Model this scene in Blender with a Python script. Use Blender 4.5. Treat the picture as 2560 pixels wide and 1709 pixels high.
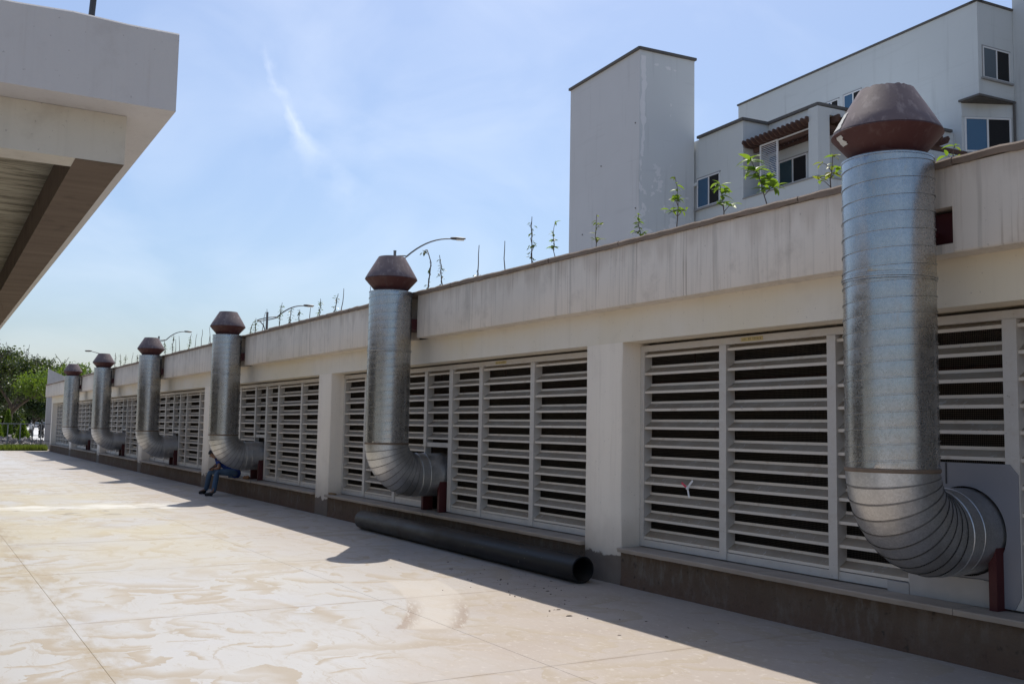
import bpy, bmesh, math, random
import numpy as np
from mathutils import Vector, Matrix, Euler
random.seed(7); rng = np.random.default_rng(7)
R = math.radians
for o in list(bpy.data.objects): bpy.data.objects.remove(o)
sc = bpy.context.scene
COL = sc.collection

# ------------------------------------------------------------------ camera
cam_d = bpy.data.cameras.new('camera'); cam = bpy.data.objects.new('camera', cam_d); COL.objects.link(cam)
fw = Vector((-0.85403102, 0.51286743, 0.08716661)); rt = Vector((0.51605571, 0.85637765, 0.01743072)); up = Vector((0.06570789, -0.05986921, 0.99604124))
cam.matrix_world = Matrix(((rt.x, up.x, -fw.x, 0), (rt.y, up.y, -fw.y, 0), (rt.z, up.z, -fw.z, 1.7), (0, 0, 0, 1)))
cam_d.sensor_width = 36; cam_d.lens = 35.0; cam_d.clip_start = 0.1; cam_d.clip_end = 4000
sc.camera = cam

# ------------------------------------------------------------------ sun, sky, exposure
SUN = Vector((-0.48, 0.303, 1.0)).normalized()          # towards the sun
EL = math.asin(SUN.z); AZ = math.atan2(SUN.x, SUN.y)     # azimuth from +Y towards +X
SKY_STRENGTH = 0.117; SUN_STRENGTH = 3.9; EXPOSURE = 0.2
w = bpy.data.worlds.new('World'); sc.world = w; w.use_nodes = True
nt = w.node_tree; nt.nodes.clear()
out = nt.nodes.new('ShaderNodeOutputWorld'); bg = nt.nodes.new('ShaderNodeBackground'); sky = nt.nodes.new('ShaderNodeTexSky')
sky.sky_type = 'NISHITA'; sky.sun_disc = False; sky.sun_elevation = EL; sky.sun_rotation = AZ
sky.altitude = 200; sky.air_density = 1.1; sky.dust_density = 2.4; sky.ozone_density = 6.0
bg.inputs['Strength'].default_value = SKY_STRENGTH
# a thin broken cloud streak and faint cirrus, laid out on the sky's directions
def wn(t, **kw):
    n = nt.nodes.new(t)
    for k, v in kw.items(): setattr(n, k, v)
    return n
def wmath(op, a, b=None, c=None):
    n = wn('ShaderNodeMath', operation=op)
    for i, v in enumerate((a, b, c)):
        if v is None: continue
        if isinstance(v, (int, float)): n.inputs[i].default_value = v
        else: nt.links.new(v, n.inputs[i])
    return n.outputs[0]
def wdot(a, vec):
    n = wn('ShaderNodeVectorMath', operation='DOT_PRODUCT'); nt.links.new(a, n.inputs[0]); n.inputs[1].default_value = vec; return n.outputs['Value']
tc = wn('ShaderNodeTexCoord'); D = tc.outputs['Generated']
C0 = (fw * 2489 + rt * (735 - 1280) + up * (854.5 - 300)).normalized()     # centre of the streak
E1 = rt - C0 * rt.dot(C0); E1.normalize(); E2 = C0.cross(E1) * -1
if E2.z < 0: E2 = -E2
wn1 = wn('ShaderNodeTexNoise'); nt.links.new(D, wn1.inputs['Vector']); wn1.inputs['Scale'].default_value = 55; wn1.inputs['Detail'].default_value = 5
wn2 = wn('ShaderNodeTexNoise'); nt.links.new(D, wn2.inputs['Vector']); wn2.inputs['Scale'].default_value = 22; wn2.inputs['Detail'].default_value = 6
u = wdot(D, E1); v = wdot(D, E2)
u = wmath('ADD', u, wmath('MULTIPLY', wmath('SUBTRACT', wn1.outputs['Fac'], 0.5), 0.022))
t = wmath('MULTIPLY', v, -1.0)                                                # downwards
# curve: u = 0.42 t + 3.2 t^2 below, about -0.03 at the top
cu = wmath('ADD', wmath('MULTIPLY', t, 0.50), wmath('MULTIPLY', wmath('MULTIPLY', t, t), 2.4))
du = wmath('ABSOLUTE', wmath('SUBTRACT', u, cu))
width = wmath('ADD', 0.0075, wmath('MULTIPLY', wmath('MAXIMUM', t, 0.0), 0.34))
m = wmath('SUBTRACT', 1.0, wmath('DIVIDE', du, width)); m = wmath('MAXIMUM', m, 0.0)
ends = wmath('MULTIPLY', wmath('MAXIMUM', wmath('MINIMUM', wmath('DIVIDE', wmath('ADD', t, 0.078), 0.03), 1.0), 0.0),
             wmath('MAXIMUM', wmath('MINIMUM', wmath('DIVIDE', wmath('SUBTRACT', 0.135, t), 0.09), 1.0), 0.0))
front = wmath('GREATER_THAN', wdot(D, C0), 0.5)
br = wmath('MAXIMUM', wmath('MULTIPLY', wmath('SUBTRACT', wn2.outputs['Fac'], 0.30), 2.6), 0.0)
fade = wmath('SUBTRACT', 0.42, wmath('MULTIPLY', wmath('MAXIMUM', t, 0.0), 2.1))
cl = wmath('MULTIPLY', wmath('MULTIPLY', wmath('MULTIPLY', m, ends), wmath('MINIMUM', br, 1.0)), wmath('MULTIPLY', fade, front))
# faint cirrus everywhere
mp = wn('ShaderNodeMapping'); nt.links.new(D, mp.inputs['Vector']); mp.inputs['Scale'].default_value = (1.0, 2.5, 4.0)
wn3 = wn('ShaderNodeTexNoise'); nt.links.new(mp.outputs[0], wn3.inputs['Vector']); wn3.inputs['Scale'].default_value = 2.2; wn3.inputs['Detail'].default_value = 7; wn3.inputs['Distortion'].default_value = 0.7
ci = wmath('MULTIPLY', wmath('MAXIMUM', wmath('SUBTRACT', wn3.outputs['Fac'], 0.42), 0.0), 0.62)
cl = wmath('MINIMUM', wmath('ADD', cl, ci), 0.8)
mixc = wn('ShaderNodeMix', data_type='RGBA'); nt.links.new(cl, mixc.inputs[0]); nt.links.new(sky.outputs[0], mixc.inputs[6]); mixc.inputs[7].default_value = (8.6, 9.0, 9.6, 1)
nt.links.new(mixc.outputs[2], bg.inputs['Color']); nt.links.new(bg.outputs[0], out.inputs['Surface'])

sl = bpy.data.lights.new('sun', 'SUN'); so = bpy.data.objects.new('sun', sl); COL.objects.link(so)
sl.energy = SUN_STRENGTH; sl.angle = R(0.53); sl.color = (1.0, 0.945, 0.855)
so.rotation_euler = SUN.to_track_quat('Z', 'Y').to_euler(); so.location = (0, 0, 40)
vs = sc.view_settings; vs.view_transform = 'Standard'; vs.look = 'None'; vs.exposure = EXPOSURE; vs.gamma = 1.0; vs.use_curve_mapping = False

# ------------------------------------------------------------------ helpers: meshes
class MB:
    def __init__(s): s.v = []; s.f = []
    def add(s, vs, fs):
        b = len(s.v); s.v += [tuple(p) for p in vs]; s.f += [tuple(b + i for i in f) for f in fs]; return s
    def box(s, x0, x1, y0, y1, z0, z1):
        if x0 > x1: x0, x1 = x1, x0
        if y0 > y1: y0, y1 = y1, y0
        if z0 > z1: z0, z1 = z1, z0
        return s.add([(x0,y0,z0),(x1,y0,z0),(x1,y1,z0),(x0,y1,z0),(x0,y0,z1),(x1,y0,z1),(x1,y1,z1),(x0,y1,z1)],
                     [(0,3,2,1),(4,5,6,7),(0,1,5,4),(1,2,6,5),(2,3,7,6),(3,0,4,7)])
    def prism(s, pts, axis, a0, a1):
        """pts: 2D outline (other two axes in order), extruded along axis"""
        n = len(pts)
        def P(p, a):
            return {'x': (a, p[0], p[1]), 'y': (p[0], a, p[1]), 'z': (p[0], p[1], a)}[axis]
        vs = [P(p, a0) for p in pts] + [P(p, a1) for p in pts]
        fs = [(i, (i + 1) % n, n + (i + 1) % n, n + i) for i in range(n)] + [tuple(range(n))[::-1], tuple(range(n, 2 * n))]
        return s.add(vs, fs)
    def rings(s, rs, close0=False, close1=False, cyc=True):
        n = len(rs[0]); vs = [p for r in rs for p in r]; fs = []
        for i in range(len(rs) - 1):
            for j in range(n if cyc else n - 1):
                fs.append((i*n + j, i*n + (j+1) % n, (i+1)*n + (j+1) % n, (i+1)*n + j))
        if close0: fs.append(tuple(range(n))[::-1])
        if close1: fs.append(tuple((len(rs)-1)*n + j for j in range(n)))
        return s.add(vs, fs)
    def lathe(s, prof, n=32, c=(0, 0, 0), caps=(False, False)):
        rs = [[(c[0] + r*math.cos(2*math.pi*j/n), c[1] + r*math.sin(2*math.pi*j/n), c[2] + z) for j in range(n)] for r, z in prof]
        return s.rings(rs, *caps)
    def tube(s, pts, rad, n=8, caps=(True, True)):
        pts = [Vector(p) for p in pts]; rs = []
        rad = rad if isinstance(rad, (list, tuple)) else [rad] * len(pts)
        ref = Vector((0.13, 0.31, 1)).normalized()
        for i, p in enumerate(pts):
            d = (pts[min(i+1, len(pts)-1)] - pts[max(i-1, 0)]).normalized()
            if abs(d.dot(ref)) > 0.98: ref = Vector((1, 0.2, 0)).normalized()
            a = d.cross(ref).normalized(); b = d.cross(a)
            rs.append([p + (a*math.cos(2*math.pi*j/n) + b*math.sin(2*math.pi*j/n)) * rad[i] for j in range(n)])
        return s.rings(rs, *caps)
    def mesh(s, name):
        me = bpy.data.meshes.new(name); me.from_pydata(s.v, [], s.f); me.update()
        bm = bmesh.new(); bm.from_mesh(me); bmesh.ops.recalc_face_normals(bm, faces=bm.faces); bm.to_mesh(me); bm.free()
        return me
    def build(s, name, mat, parent=None, smooth=None, loc=None, rotz=0):
        me = s.mesh(name); return put(name, me, mat, parent, smooth, loc, rotz)
def shade(me, ang=35):
    for p in me.polygons: p.use_smooth = True
    me.set_sharp_from_angle(angle=R(ang))
def put(name, me, mat, parent=None, smooth=None, loc=None, rotz=0):
    if mat is not None and not me.materials: me.materials.append(mat)
    if smooth: shade(me, smooth)
    o = bpy.data.objects.new(name, me); COL.objects.link(o)
    if parent: o.parent = parent
    if loc: o.location = loc
    if rotz: o.rotation_euler = (0, 0, rotz)
    return o
def thing(name, label, cat, loc=(0, 0, 0), rotz=0, group=None):
    o = bpy.data.objects.new(name, None); COL.objects.link(o); o.location = loc; o.rotation_euler = (0, 0, rotz); o.empty_display_size = 0.1
    o['label'] = label; o['category'] = cat
    if group: o['group'] = group
    return o
def tag(o, label, cat, group=None):
    o['label'] = label; o['category'] = cat
    if group: o['group'] = group
    return o
def struct(o, kind='structure'): o['kind'] = kind; return o
def copy_tree(o, parent=None):
    c = o.copy(); COL.objects.link(c); c.parent = parent
    for ch in list(o.children): copy_tree(ch, c)
    return c

# ------------------------------------------------------------------ helpers: materials
class G:
    def __init__(s, name):
        s.m = bpy.data.materials.new(name); s.m.use_nodes = True; s.t = s.m.node_tree
        s.b = s.t.nodes['Principled BSDF']; s.o = s.t.nodes['Material Output']
        s._pos = None
    def n(s, t, **kw):
        x = s.t.nodes.new(t)
        for k, v in kw.items(): setattr(x, k, v)
        return x
    def set(s, inp, v):
        if isinstance(v, bpy.types.NodeSocket): s.t.links.new(v, inp)
        else:
            if isinstance(v, tuple) and len(v) == 3 and inp.type == 'RGBA': v = (*v, 1)
            inp.default_value = v
    def pos(s):
        if not s._pos: s._pos = s.n('ShaderNodeNewGeometry').outputs['Position']
        return s._pos
    def obj(s): return s.n('ShaderNodeTexCoord').outputs['Object']
    def rnd(s): return s.n('ShaderNodeObjectInfo').outputs['Random']
    def sep(s, v):
        x = s.n('ShaderNodeSeparateXYZ'); s.set(x.inputs[0], v); return x.outputs
    def comb(s, x, y, z):
        c = s.n('ShaderNodeCombineXYZ')
        for i, q in enumerate((x, y, z)): s.set(c.inputs[i], q)
        return c.outputs[0]
    def scl(s, v, k):
        x = s.n('ShaderNodeVectorMath', operation='MULTIPLY'); s.set(x.inputs[0], v); x.inputs[1].default_value = k; return x.outputs[0]
    def rotz(s, v, ang):
        x = s.n('ShaderNodeVectorRotate', rotation_type='Z_AXIS'); s.set(x.inputs['Vector'], v); x.inputs['Angle'].default_value = ang; return x.outputs[0]
    def vadd(s, a, b):
        x = s.n('ShaderNodeVectorMath', operation='ADD'); s.set(x.inputs[0], a); s.set(x.inputs[1], b); return x.outputs[0]
    def noise(s, v=None, scale=5, det=4, rough=0.55, dist=0, col=False):
        x = s.n('ShaderNodeTexNoise'); s.set(x.inputs['Vector'], v if v is not None else s.pos())
        x.inputs['Scale'].default_value = scale; x.inputs['Detail'].default_value = det; x.inputs['Roughness'].default_value = rough; x.inputs['Distortion'].default_value = dist
        return x.outputs['Color'] if col else x.outputs['Fac']
    def vor(s, v=None, scale=5, feat='F1', out='Distance', rnd=1.0):
        x = s.n('ShaderNodeTexVoronoi', feature=feat); s.set(x.inputs['Vector'], v if v is not None else s.pos()); x.inputs['Scale'].default_value = scale
        x.inputs['Randomness'].default_value = rnd
        return x.outputs[out]
    def math(s, op, a, b=None, c=None, clamp=False):
        x = s.n('ShaderNodeMath', operation=op, use_clamp=clamp)
        for i, q in enumerate((a, b, c)):
            if q is not None: s.set(x.inputs[i], q)
        return x.outputs[0]
    def step(s, v, a, b):            # smoothstep 0..1 between a and b
        x = s.n('ShaderNodeMapRange', interpolation_type='SMOOTHSTEP'); s.set(x.inputs[0], v); x.inputs[1].default_value = a; x.inputs[2].default_value = b
        return x.outputs[0]
    def mix(s, f, a, b, mode='MIX'):
        x = s.n('ShaderNodeMix', data_type='RGBA', blend_type=mode); s.set(x.inputs[0], f); s.set(x.inputs[6], a); s.set(x.inputs[7], b); return x.outputs[2]
    def mul(s, a, b): return s.math('MULTIPLY', a, b)
    def bump(s, h, strength=0.3, dist=0.02):
        x = s.n('ShaderNodeBump'); s.set(x.inputs['Height'], h); x.inputs['Strength'].default_value = strength; x.inputs['Distance'].default_value = dist
        s.t.links.new(x.outputs[0], s.b.inputs['Normal'])
    def done(s, col, rough=0.8, metal=0.0, spec=None):
        s.set(s.b.inputs['Base Color'], col); s.set(s.b.inputs['Roughness'], rough); s.set(s.b.inputs['Metallic'], metal)
        if spec is not None: s.b.inputs['Specular IOR Level'].default_value = spec
        return s.m
def simple(name, col, rough=0.8, metal=0, var=0.15, scale=6.0, bump=0.0):
    g = G(name); f = g.noise(scale=scale, det=5)
    dk = tuple(c * (1 - var) for c in col); lt = tuple(min(1, c * (1 + var)) for c in col)
    if bump: g.bump(g.noise(scale=scale * 6, det=4), bump, 0.01)
    return g.done(g.mix(f, dk, lt), rough, metal)

MAT = {}
def paint(name, base, warm, streak=0.5, grime=0.25, bump=0.15, zlow=None, drip=False):
    """weathered wall paint: broad mottling, vertical run-off streaks, small stains"""
    g = G(name); P = g.pos()
    c = g.mix(g.step(g.noise(scale=0.55, det=4), 0.35, 0.68), base, warm)
    st = g.noise(g.scl(P, (1, 1, 0.035)), scale=9, det=5, rough=0.65)
    st = g.mul(g.step(st, 0.50, 0.78), streak)
    c = g.mix(st, c, tuple(x * 0.55 for x in base))
    st2 = g.mul(g.step(g.noise(g.scl(P, (1, 1, 0.05)), scale=23, det=3), 0.56, 0.8), streak * 0.6)
    c = g.mix(st2, c, (0.30, 0.22, 0.16))
    gr = g.mul(g.step(g.noise(scale=2.6, det=6, rough=0.65), 0.52, 0.8), grime)
    c = g.mix(gr, c, (0.22, 0.17, 0.13))
    sp = g.mul(g.step(g.noise(scale=38, det=2), 0.70, 0.76), 0.35)
    c = g.mix(sp, c, (0.12, 0.10, 0.09))
    if drip:                  # brown run-off stains hanging from the coping
        z = g.sep(P)[2]
        hang = g.step(g.math('ADD', z, g.mul(g.math('SUBTRACT', g.noise(g.scl(P, (1, 1, 0.02)), scale=6, det=4), 0.5), 0.75)), 3.50, 3.74)
        c = g.mix(g.mul(hang, 0.26), c, (0.30, 0.21, 0.145))
        th = g.mul(g.step(g.noise(g.scl(P, (1, 1, 0.015)), scale=30, det=3), 0.60, 0.70), 0.5)
        c = g.mix(g.mul(th, g.step(g.noise(scale=0.8, det=3), 0.42, 0.62)), c, (0.25, 0.175, 0.125))
    if zlow is not None:      # paint ends in a ragged edge, bare render below
        z = g.sep(P)[2]; zz = g.math('ADD', z, g.mul(g.math('SUBTRACT', g.noise(scale=3.2, det=5), 0.5), 0.42))
        low = g.math('SUBTRACT', 1.0, g.step(zz, zlow - 0.015, zlow + 0.015))
        c = g.mix(low, c, g.mix(g.noise(scale=7), (0.10, 0.082, 0.068), (0.19, 0.16, 0.14)))
        dz = g.mul(g.math('SUBTRACT', 1.0, g.step(zz, zlow, zlow + 0.5)), 0.35)
        c = g.mix(dz, c, (0.26, 0.19, 0.14))
    g.bump(g.math('ADD', g.mul(g.noise(scale=30, det=6), 0.6), g.noise(scale=4, det=3)), bump, 0.012)
    return g.done(c, 0.85, spec=0.3)
MAT['parapet'] = paint('weathered_parapet_paint', (0.68, 0.615, 0.535), (0.78, 0.70, 0.61), 0.6, 0.32, drip=True)
MAT['lintel'] = paint('cream_wall_paint', (0.76, 0.675, 0.52), (0.78, 0.72, 0.62), 0.10, 0.14)
MAT['pillar'] = paint('pillar_paint', (0.86, 0.78, 0.67), (0.87, 0.79, 0.68), 0.16, 0.10, 0.35, zlow=0.33)
MAT['canopy'] = paint('pale_canopy_paint', (0.57, 0.55, 0.54), (0.60, 0.58, 0.555), 0.18, 0.24, 0.3)
MAT['canopy_beam'] = paint('cream_beam_paint', (0.58, 0.545, 0.47), (0.61, 0.57, 0.49), 0.15, 0.3, 0.3)
def bgpaint(name, base, patchy):
    g = G(name)
    c = g.mix(g.noise(scale=0.35, det=5), tuple(x * 0.93 for x in base), tuple(min(1, x * 1.05) for x in base))
    ln = g.mul(g.step(g.noise(g.scl(g.pos(), (0.25, 0.25, 3.2)), scale=1.3, det=2), 0.60, 0.70), 0.16)
    c = g.mix(ln, c, tuple(x * 0.75 for x in base))
    st = g.mul(g.step(g.noise(g.scl(g.pos(), (1, 1, 0.06)), scale=3.5, det=4), 0.55, 0.78), 0.34)
    c = g.mix(st, c, tuple(x * 0.62 for x in base))
    if patchy:
        z = g.sep(g.pos())[2]
        p = g.step(g.noise(scale=1.5, det=3, rough=0.6), 0.60, 0.625)
        p = g.mul(p, g.math('SUBTRACT', 1.0, g.step(z, 12.6, 15.2)))
        c = g.mix(g.mul(p, 0.9), c, (0.80, 0.80, 0.81))
    return g.done(c, 0.9, spec=0.2)
MAT['bg_wall'] = bgpaint('pale_grey_house_paint', (0.60, 0.635, 0.645), False)
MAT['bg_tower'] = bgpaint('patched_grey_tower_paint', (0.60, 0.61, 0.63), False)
MAT['bg_tower_lit_side'] = bgpaint('patched_tower_side_paint_lit', (0.66, 0.685, 0.695), True)  # base lightened to stand for light on this face; white patches are paint
MAT['bg_white'] = simple('white_patch_paint', (0.80, 0.80, 0.81), 0.9, 0, 0.05)
MAT['bg_trim'] = simple('dark_grey_roof_trim', (0.11, 0.105, 0.10), 0.8, 0, 0.3)

def plinth_mat():
    g = G('raw_concrete_plinth'); P = g.pos()
    c = g.mix(g.noise(scale=1.6, det=6), (0.105, 0.070, 0.047), (0.20, 0.145, 0.105))
    st = g.mul(g.step(g.noise(g.scl(P, (1, 1, 0.35)), scale=11, det=6, rough=0.7), 0.44, 0.70), g.step(g.noise(scale=1.1, det=4), 0.38, 0.60))
    c = g.mix(g.mul(st, 0.6), c, (0.25, 0.215, 0.18))
    z = g.sep(P)[2]
    red = g.mul(g.math('SUBTRACT', 1.0, g.step(g.math('ADD', z, g.mul(g.noise(scale=2.2, det=4), 0.25)), 0.12, 0.36)), 0.5)
    c = g.mix(red, c, (0.16, 0.088, 0.06))
    c = g.mix(g.mul(g.step(g.noise(scale=13, det=4), 0.60, 0.72), 0.6), c, (0.045, 0.038, 0.033))
    g.bump(g.math('ADD', g.noise(scale=14, det=7, rough=0.7), g.mul(g.noise(g.scl(P, (1, 1, 0.15)), scale=16, det=3), 0.8)), 0.9, 0.03)
    return g.done(c, 0.95, spec=0.15)
MAT['plinth'] = plinth_mat()
MAT['sill'] = simple('grey_stone_sill', (0.37, 0.305, 0.245), 0.75, 0, 0.35, 3.0, 0.4)
MAT['coping'] = simple('brown_weathered_coping', (0.215, 0.165, 0.13), 0.9, 0, 0.4, 3.5, 0.6)
MAT['rawconc'] = simple('board_marked_concrete', (0.30, 0.26, 0.20), 0.95, 0, 0.4, 2.0, 0.8)
MAT['brownconc'] = None
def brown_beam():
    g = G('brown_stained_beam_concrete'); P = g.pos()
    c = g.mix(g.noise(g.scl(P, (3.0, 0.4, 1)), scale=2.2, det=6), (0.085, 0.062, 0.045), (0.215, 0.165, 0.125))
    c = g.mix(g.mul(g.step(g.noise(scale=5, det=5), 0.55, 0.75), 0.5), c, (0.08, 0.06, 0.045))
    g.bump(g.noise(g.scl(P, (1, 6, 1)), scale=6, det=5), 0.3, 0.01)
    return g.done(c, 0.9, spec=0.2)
MAT['brownconc'] = brown_beam()
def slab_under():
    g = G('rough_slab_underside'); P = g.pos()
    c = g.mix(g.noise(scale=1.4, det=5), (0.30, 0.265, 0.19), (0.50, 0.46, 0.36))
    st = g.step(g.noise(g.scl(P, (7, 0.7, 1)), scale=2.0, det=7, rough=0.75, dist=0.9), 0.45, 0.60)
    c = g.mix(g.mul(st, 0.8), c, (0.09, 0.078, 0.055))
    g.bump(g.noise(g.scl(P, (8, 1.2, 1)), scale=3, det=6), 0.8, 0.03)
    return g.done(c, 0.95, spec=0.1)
MAT['slabunder'] = slab_under()

def alu(name, base, dusty):
    g = G(name); P = g.pos(); O = g.obj()
    c = g.mix(g.noise(scale=2.5, det=5), tuple(x * 0.9 for x in base), tuple(x * 1.06 for x in base))
    d = g.step(g.noise(g.scl(P, (1, 1, 1.6)), scale=5.5, det=6, rough=0.7), 0.46, 0.72)
    c = g.mix(g.mul(d, dusty), c, (0.40, 0.31, 0.22))
    sm = g.step(g.noise(g.rotz(g.scl(P, (3.0, 0.8, 3)), 0.6), scale=6, det=6, dist=1.2), 0.62, 0.70)
    c = g.mix(g.mul(sm, dusty * 0.9), c, (0.72, 0.70, 0.68))
    c = g.mix(g.mul(g.step(g.noise(scale=45, det=2), 0.70, 0.75), 0.5), c, (0.14, 0.10, 0.08))
    return g.done(c, g.math('ADD', 0.42, g.mul(d, 0.3)), 0.0, 0.5)
def slat_mat():
    g = G('dusty_aluminium_slat'); P = g.pos()
    c = g.mix(g.noise(scale=2.5, det=5), (0.60, 0.545, 0.47), (0.70, 0.64, 0.555))
    nz = g.sep(g.n('ShaderNodeNewGeometry').outputs['Normal'])[2]
    d = g.mul(g.step(nz, 0.35, 0.6), g.math('ADD', 0.62, g.mul(g.noise(g.scl(P, (1, 1, 2)), scale=4, det=6), 0.6)))
    c = g.mix(d, c, (0.30, 0.235, 0.165))
    sm = g.step(g.noise(g.rotz(g.scl(P, (3.0, 0.8, 3)), 0.6), scale=6, det=7, dist=1.4), 0.60, 0.69)
    c = g.mix(g.mul(sm, 0.42), c, (0.62, 0.59, 0.55))
    st = g.mul(g.step(g.noise(scale=7, det=5), 0.58, 0.72), 0.35)
    c = g.mix(st, c, (0.36, 0.25, 0.16))
    c = g.mix(g.mul(g.step(g.noise(scale=45, det=2), 0.70, 0.75), 0.5), c, (0.14, 0.10, 0.08))
    return g.done(c, 0.6, 0.0, 0.4)
MAT['slat'] = slat_mat()
MAT['frame'] = alu('grey_aluminium_frame', (0.56, 0.525, 0.48), 0.25)
MAT['sheet'] = simple('grey_sheet_panel', (0.24, 0.235, 0.25), 0.45, 0.0, 0.08, 2.0)
def mesh_mat():
    g = G('insect_mesh'); o = g.pos(); s = g.sep(o)
    def line(q):
        a = g.math('FRACT', g.mul(q, 62.0)); return g.math('GREATER_THAN', a, 0.72)
    k = g.math('MAXIMUM', line(s[0]), line(s[2]))
    tr = g.n('ShaderNodeBsdfTransparent'); df = g.n('ShaderNodeBsdfDiffuse'); df.inputs[0].default_value = (0.03, 0.026, 0.022, 1)
    mx = g.n('ShaderNodeMixShader'); g.set(mx.inputs[0], k); g.t.links.new(tr.outputs[0], mx.inputs[1]); g.t.links.new(df.outputs[0], mx.inputs[2]); g.t.links.new(mx.outputs[0], g.o.inputs[0])
    return g.m
MAT['mesh'] = mesh_mat()
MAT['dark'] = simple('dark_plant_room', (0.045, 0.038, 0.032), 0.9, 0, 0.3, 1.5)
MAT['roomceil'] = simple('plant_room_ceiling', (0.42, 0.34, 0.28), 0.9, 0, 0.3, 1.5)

def galv(name, k=1.0, r0=0.17):
    g = G(name); O = g.obj(); P = g.pos()
    cell = g.vor(O, scale=85, out='Color'); cv = g.sep(cell)[0]
    n1 = g.noise(g.scl(P, (1, 1, 0.25)), scale=3.0, det=5)
    c = g.mix(cv, (0.405 * k, 0.41 * k, 0.413 * k), (0.505 * k, 0.51 * k, 0.513 * k))
    c = g.mix(g.mul(g.step(n1, 0.42, 0.75), 0.6), c, (0.29 * k, 0.295 * k, 0.30 * k))
    fine = g.mul(g.step(g.noise(P, scale=70, det=3), 0.52, 0.72), 0.14)
    c = g.mix(fine, c, (0.62, 0.63, 0.64))
    white = g.mul(g.step(g.noise(g.scl(P, (1, 1, 0.4)), scale=10, det=7, rough=0.75), 0.57, 0.72), 0.30)
    c = g.mix(white, c, (0.60, 0.59, 0.56))
    r = g.math('ADD', r0, g.math('ADD', g.mul(cv, 0.06), g.mul(g.noise(scale=5, det=5), 0.16)))
    r = g.math('ADD', r, g.mul(white, 0.7))
    g.bump(g.math('ADD', g.noise(g.scl(O, (1, 1, 0.35)), scale=3.2, det=3), g.mul(g.noise(O, scale=60, det=2), 0.003)), 0.16, 0.03)
    return g.done(c, r, 0.95)
MAT['galv'] = galv('galvanised_steel')
MAT['seam'] = simple('dirty_seam_steel', (0.24, 0.235, 0.23), 0.5, 0.7, 0.4, 20)
MAT['galv_elbow'] = galv('galvanised_elbow_steel', 1.15, 0.30)
def cap_mat(name, a, b, dust):
    g = G(name); P = g.pos()
    c = g.mix(g.noise(scale=3.5, det=6, rough=0.65), a, b)
    c = g.mix(g.mul(g.step(g.noise(g.scl(P, (1, 1, 0.25)), scale=18, det=5), 0.5, 0.72), dust), c, (0.34, 0.27, 0.25))
    c = g.mix(g.mul(g.step(g.noise(scale=16, det=5), 0.62, 0.72), 0.4), c, (0.07, 0.04, 0.04))
    g.bump(g.noise(scale=40, det=3), 0.1, 0.005)
    return g.done(c, 0.62)
MAT['cap_top'] = cap_mat('dusty_oxide_paint', (0.105, 0.068, 0.066), (0.19, 0.14, 0.138), 0.55)
MAT['cap_low'] = cap_mat('maroon_oxide_paint', (0.055, 0.013, 0.012), (0.085, 0.024, 0.021), 0.10)
MAT['red'] = simple('red_primer_steel', (0.065, 0.008, 0.009), 0.6, 0, 0.3, 6)
MAT['rust'] = simple('rusty_ring', (0.20, 0.15, 0.11), 0.7, 0.4, 0.4, 12)
MAT['paper'] = simple('torn_paper_label', (0.62, 0.60, 0.55), 0.8, 0, 0.25, 30)
MAT['pvc'] = None
def black_pipe():
    g = G('dusty_black_plastic_pipe'); P = g.pos()
    d = g.step(g.noise(g.scl(P, (0.35, 1, 1)), scale=2.6, det=6, rough=0.65), 0.42, 0.74)
    up = g.sep(g.n('ShaderNodeNewGeometry').outputs['Normal'])[2]
    d2 = g.mul(d, g.math('ADD', 0.12, g.mul(g.step(up, 0.1, 0.95), 0.5)))
    far = g.step(g.math('ADD', g.mul(g.sep(P)[0], -1.0), g.mul(g.noise(scale=1.2, det=3), 1.5)), 11.6, 15.2)
    d2 = g.math('MINIMUM', g.math('ADD', d2, g.mul(far, 0.35)), 1.0)
    c = g.mix(d2, (0.010, 0.010, 0.011), (0.105, 0.078, 0.055))
    sc_ = g.mul(g.step(g.noise(g.scl(P, (0.6, 2, 2)), scale=17, det=4), 0.68, 0.74), 0.7)
    c = g.mix(sc_, c, (0.33, 0.29, 0.25))
    return g.done(c, g.math('ADD', 0.42, g.mul(d, 0.35)), 0, 0.3)
MAT['pvc'] = black_pipe()

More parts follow.
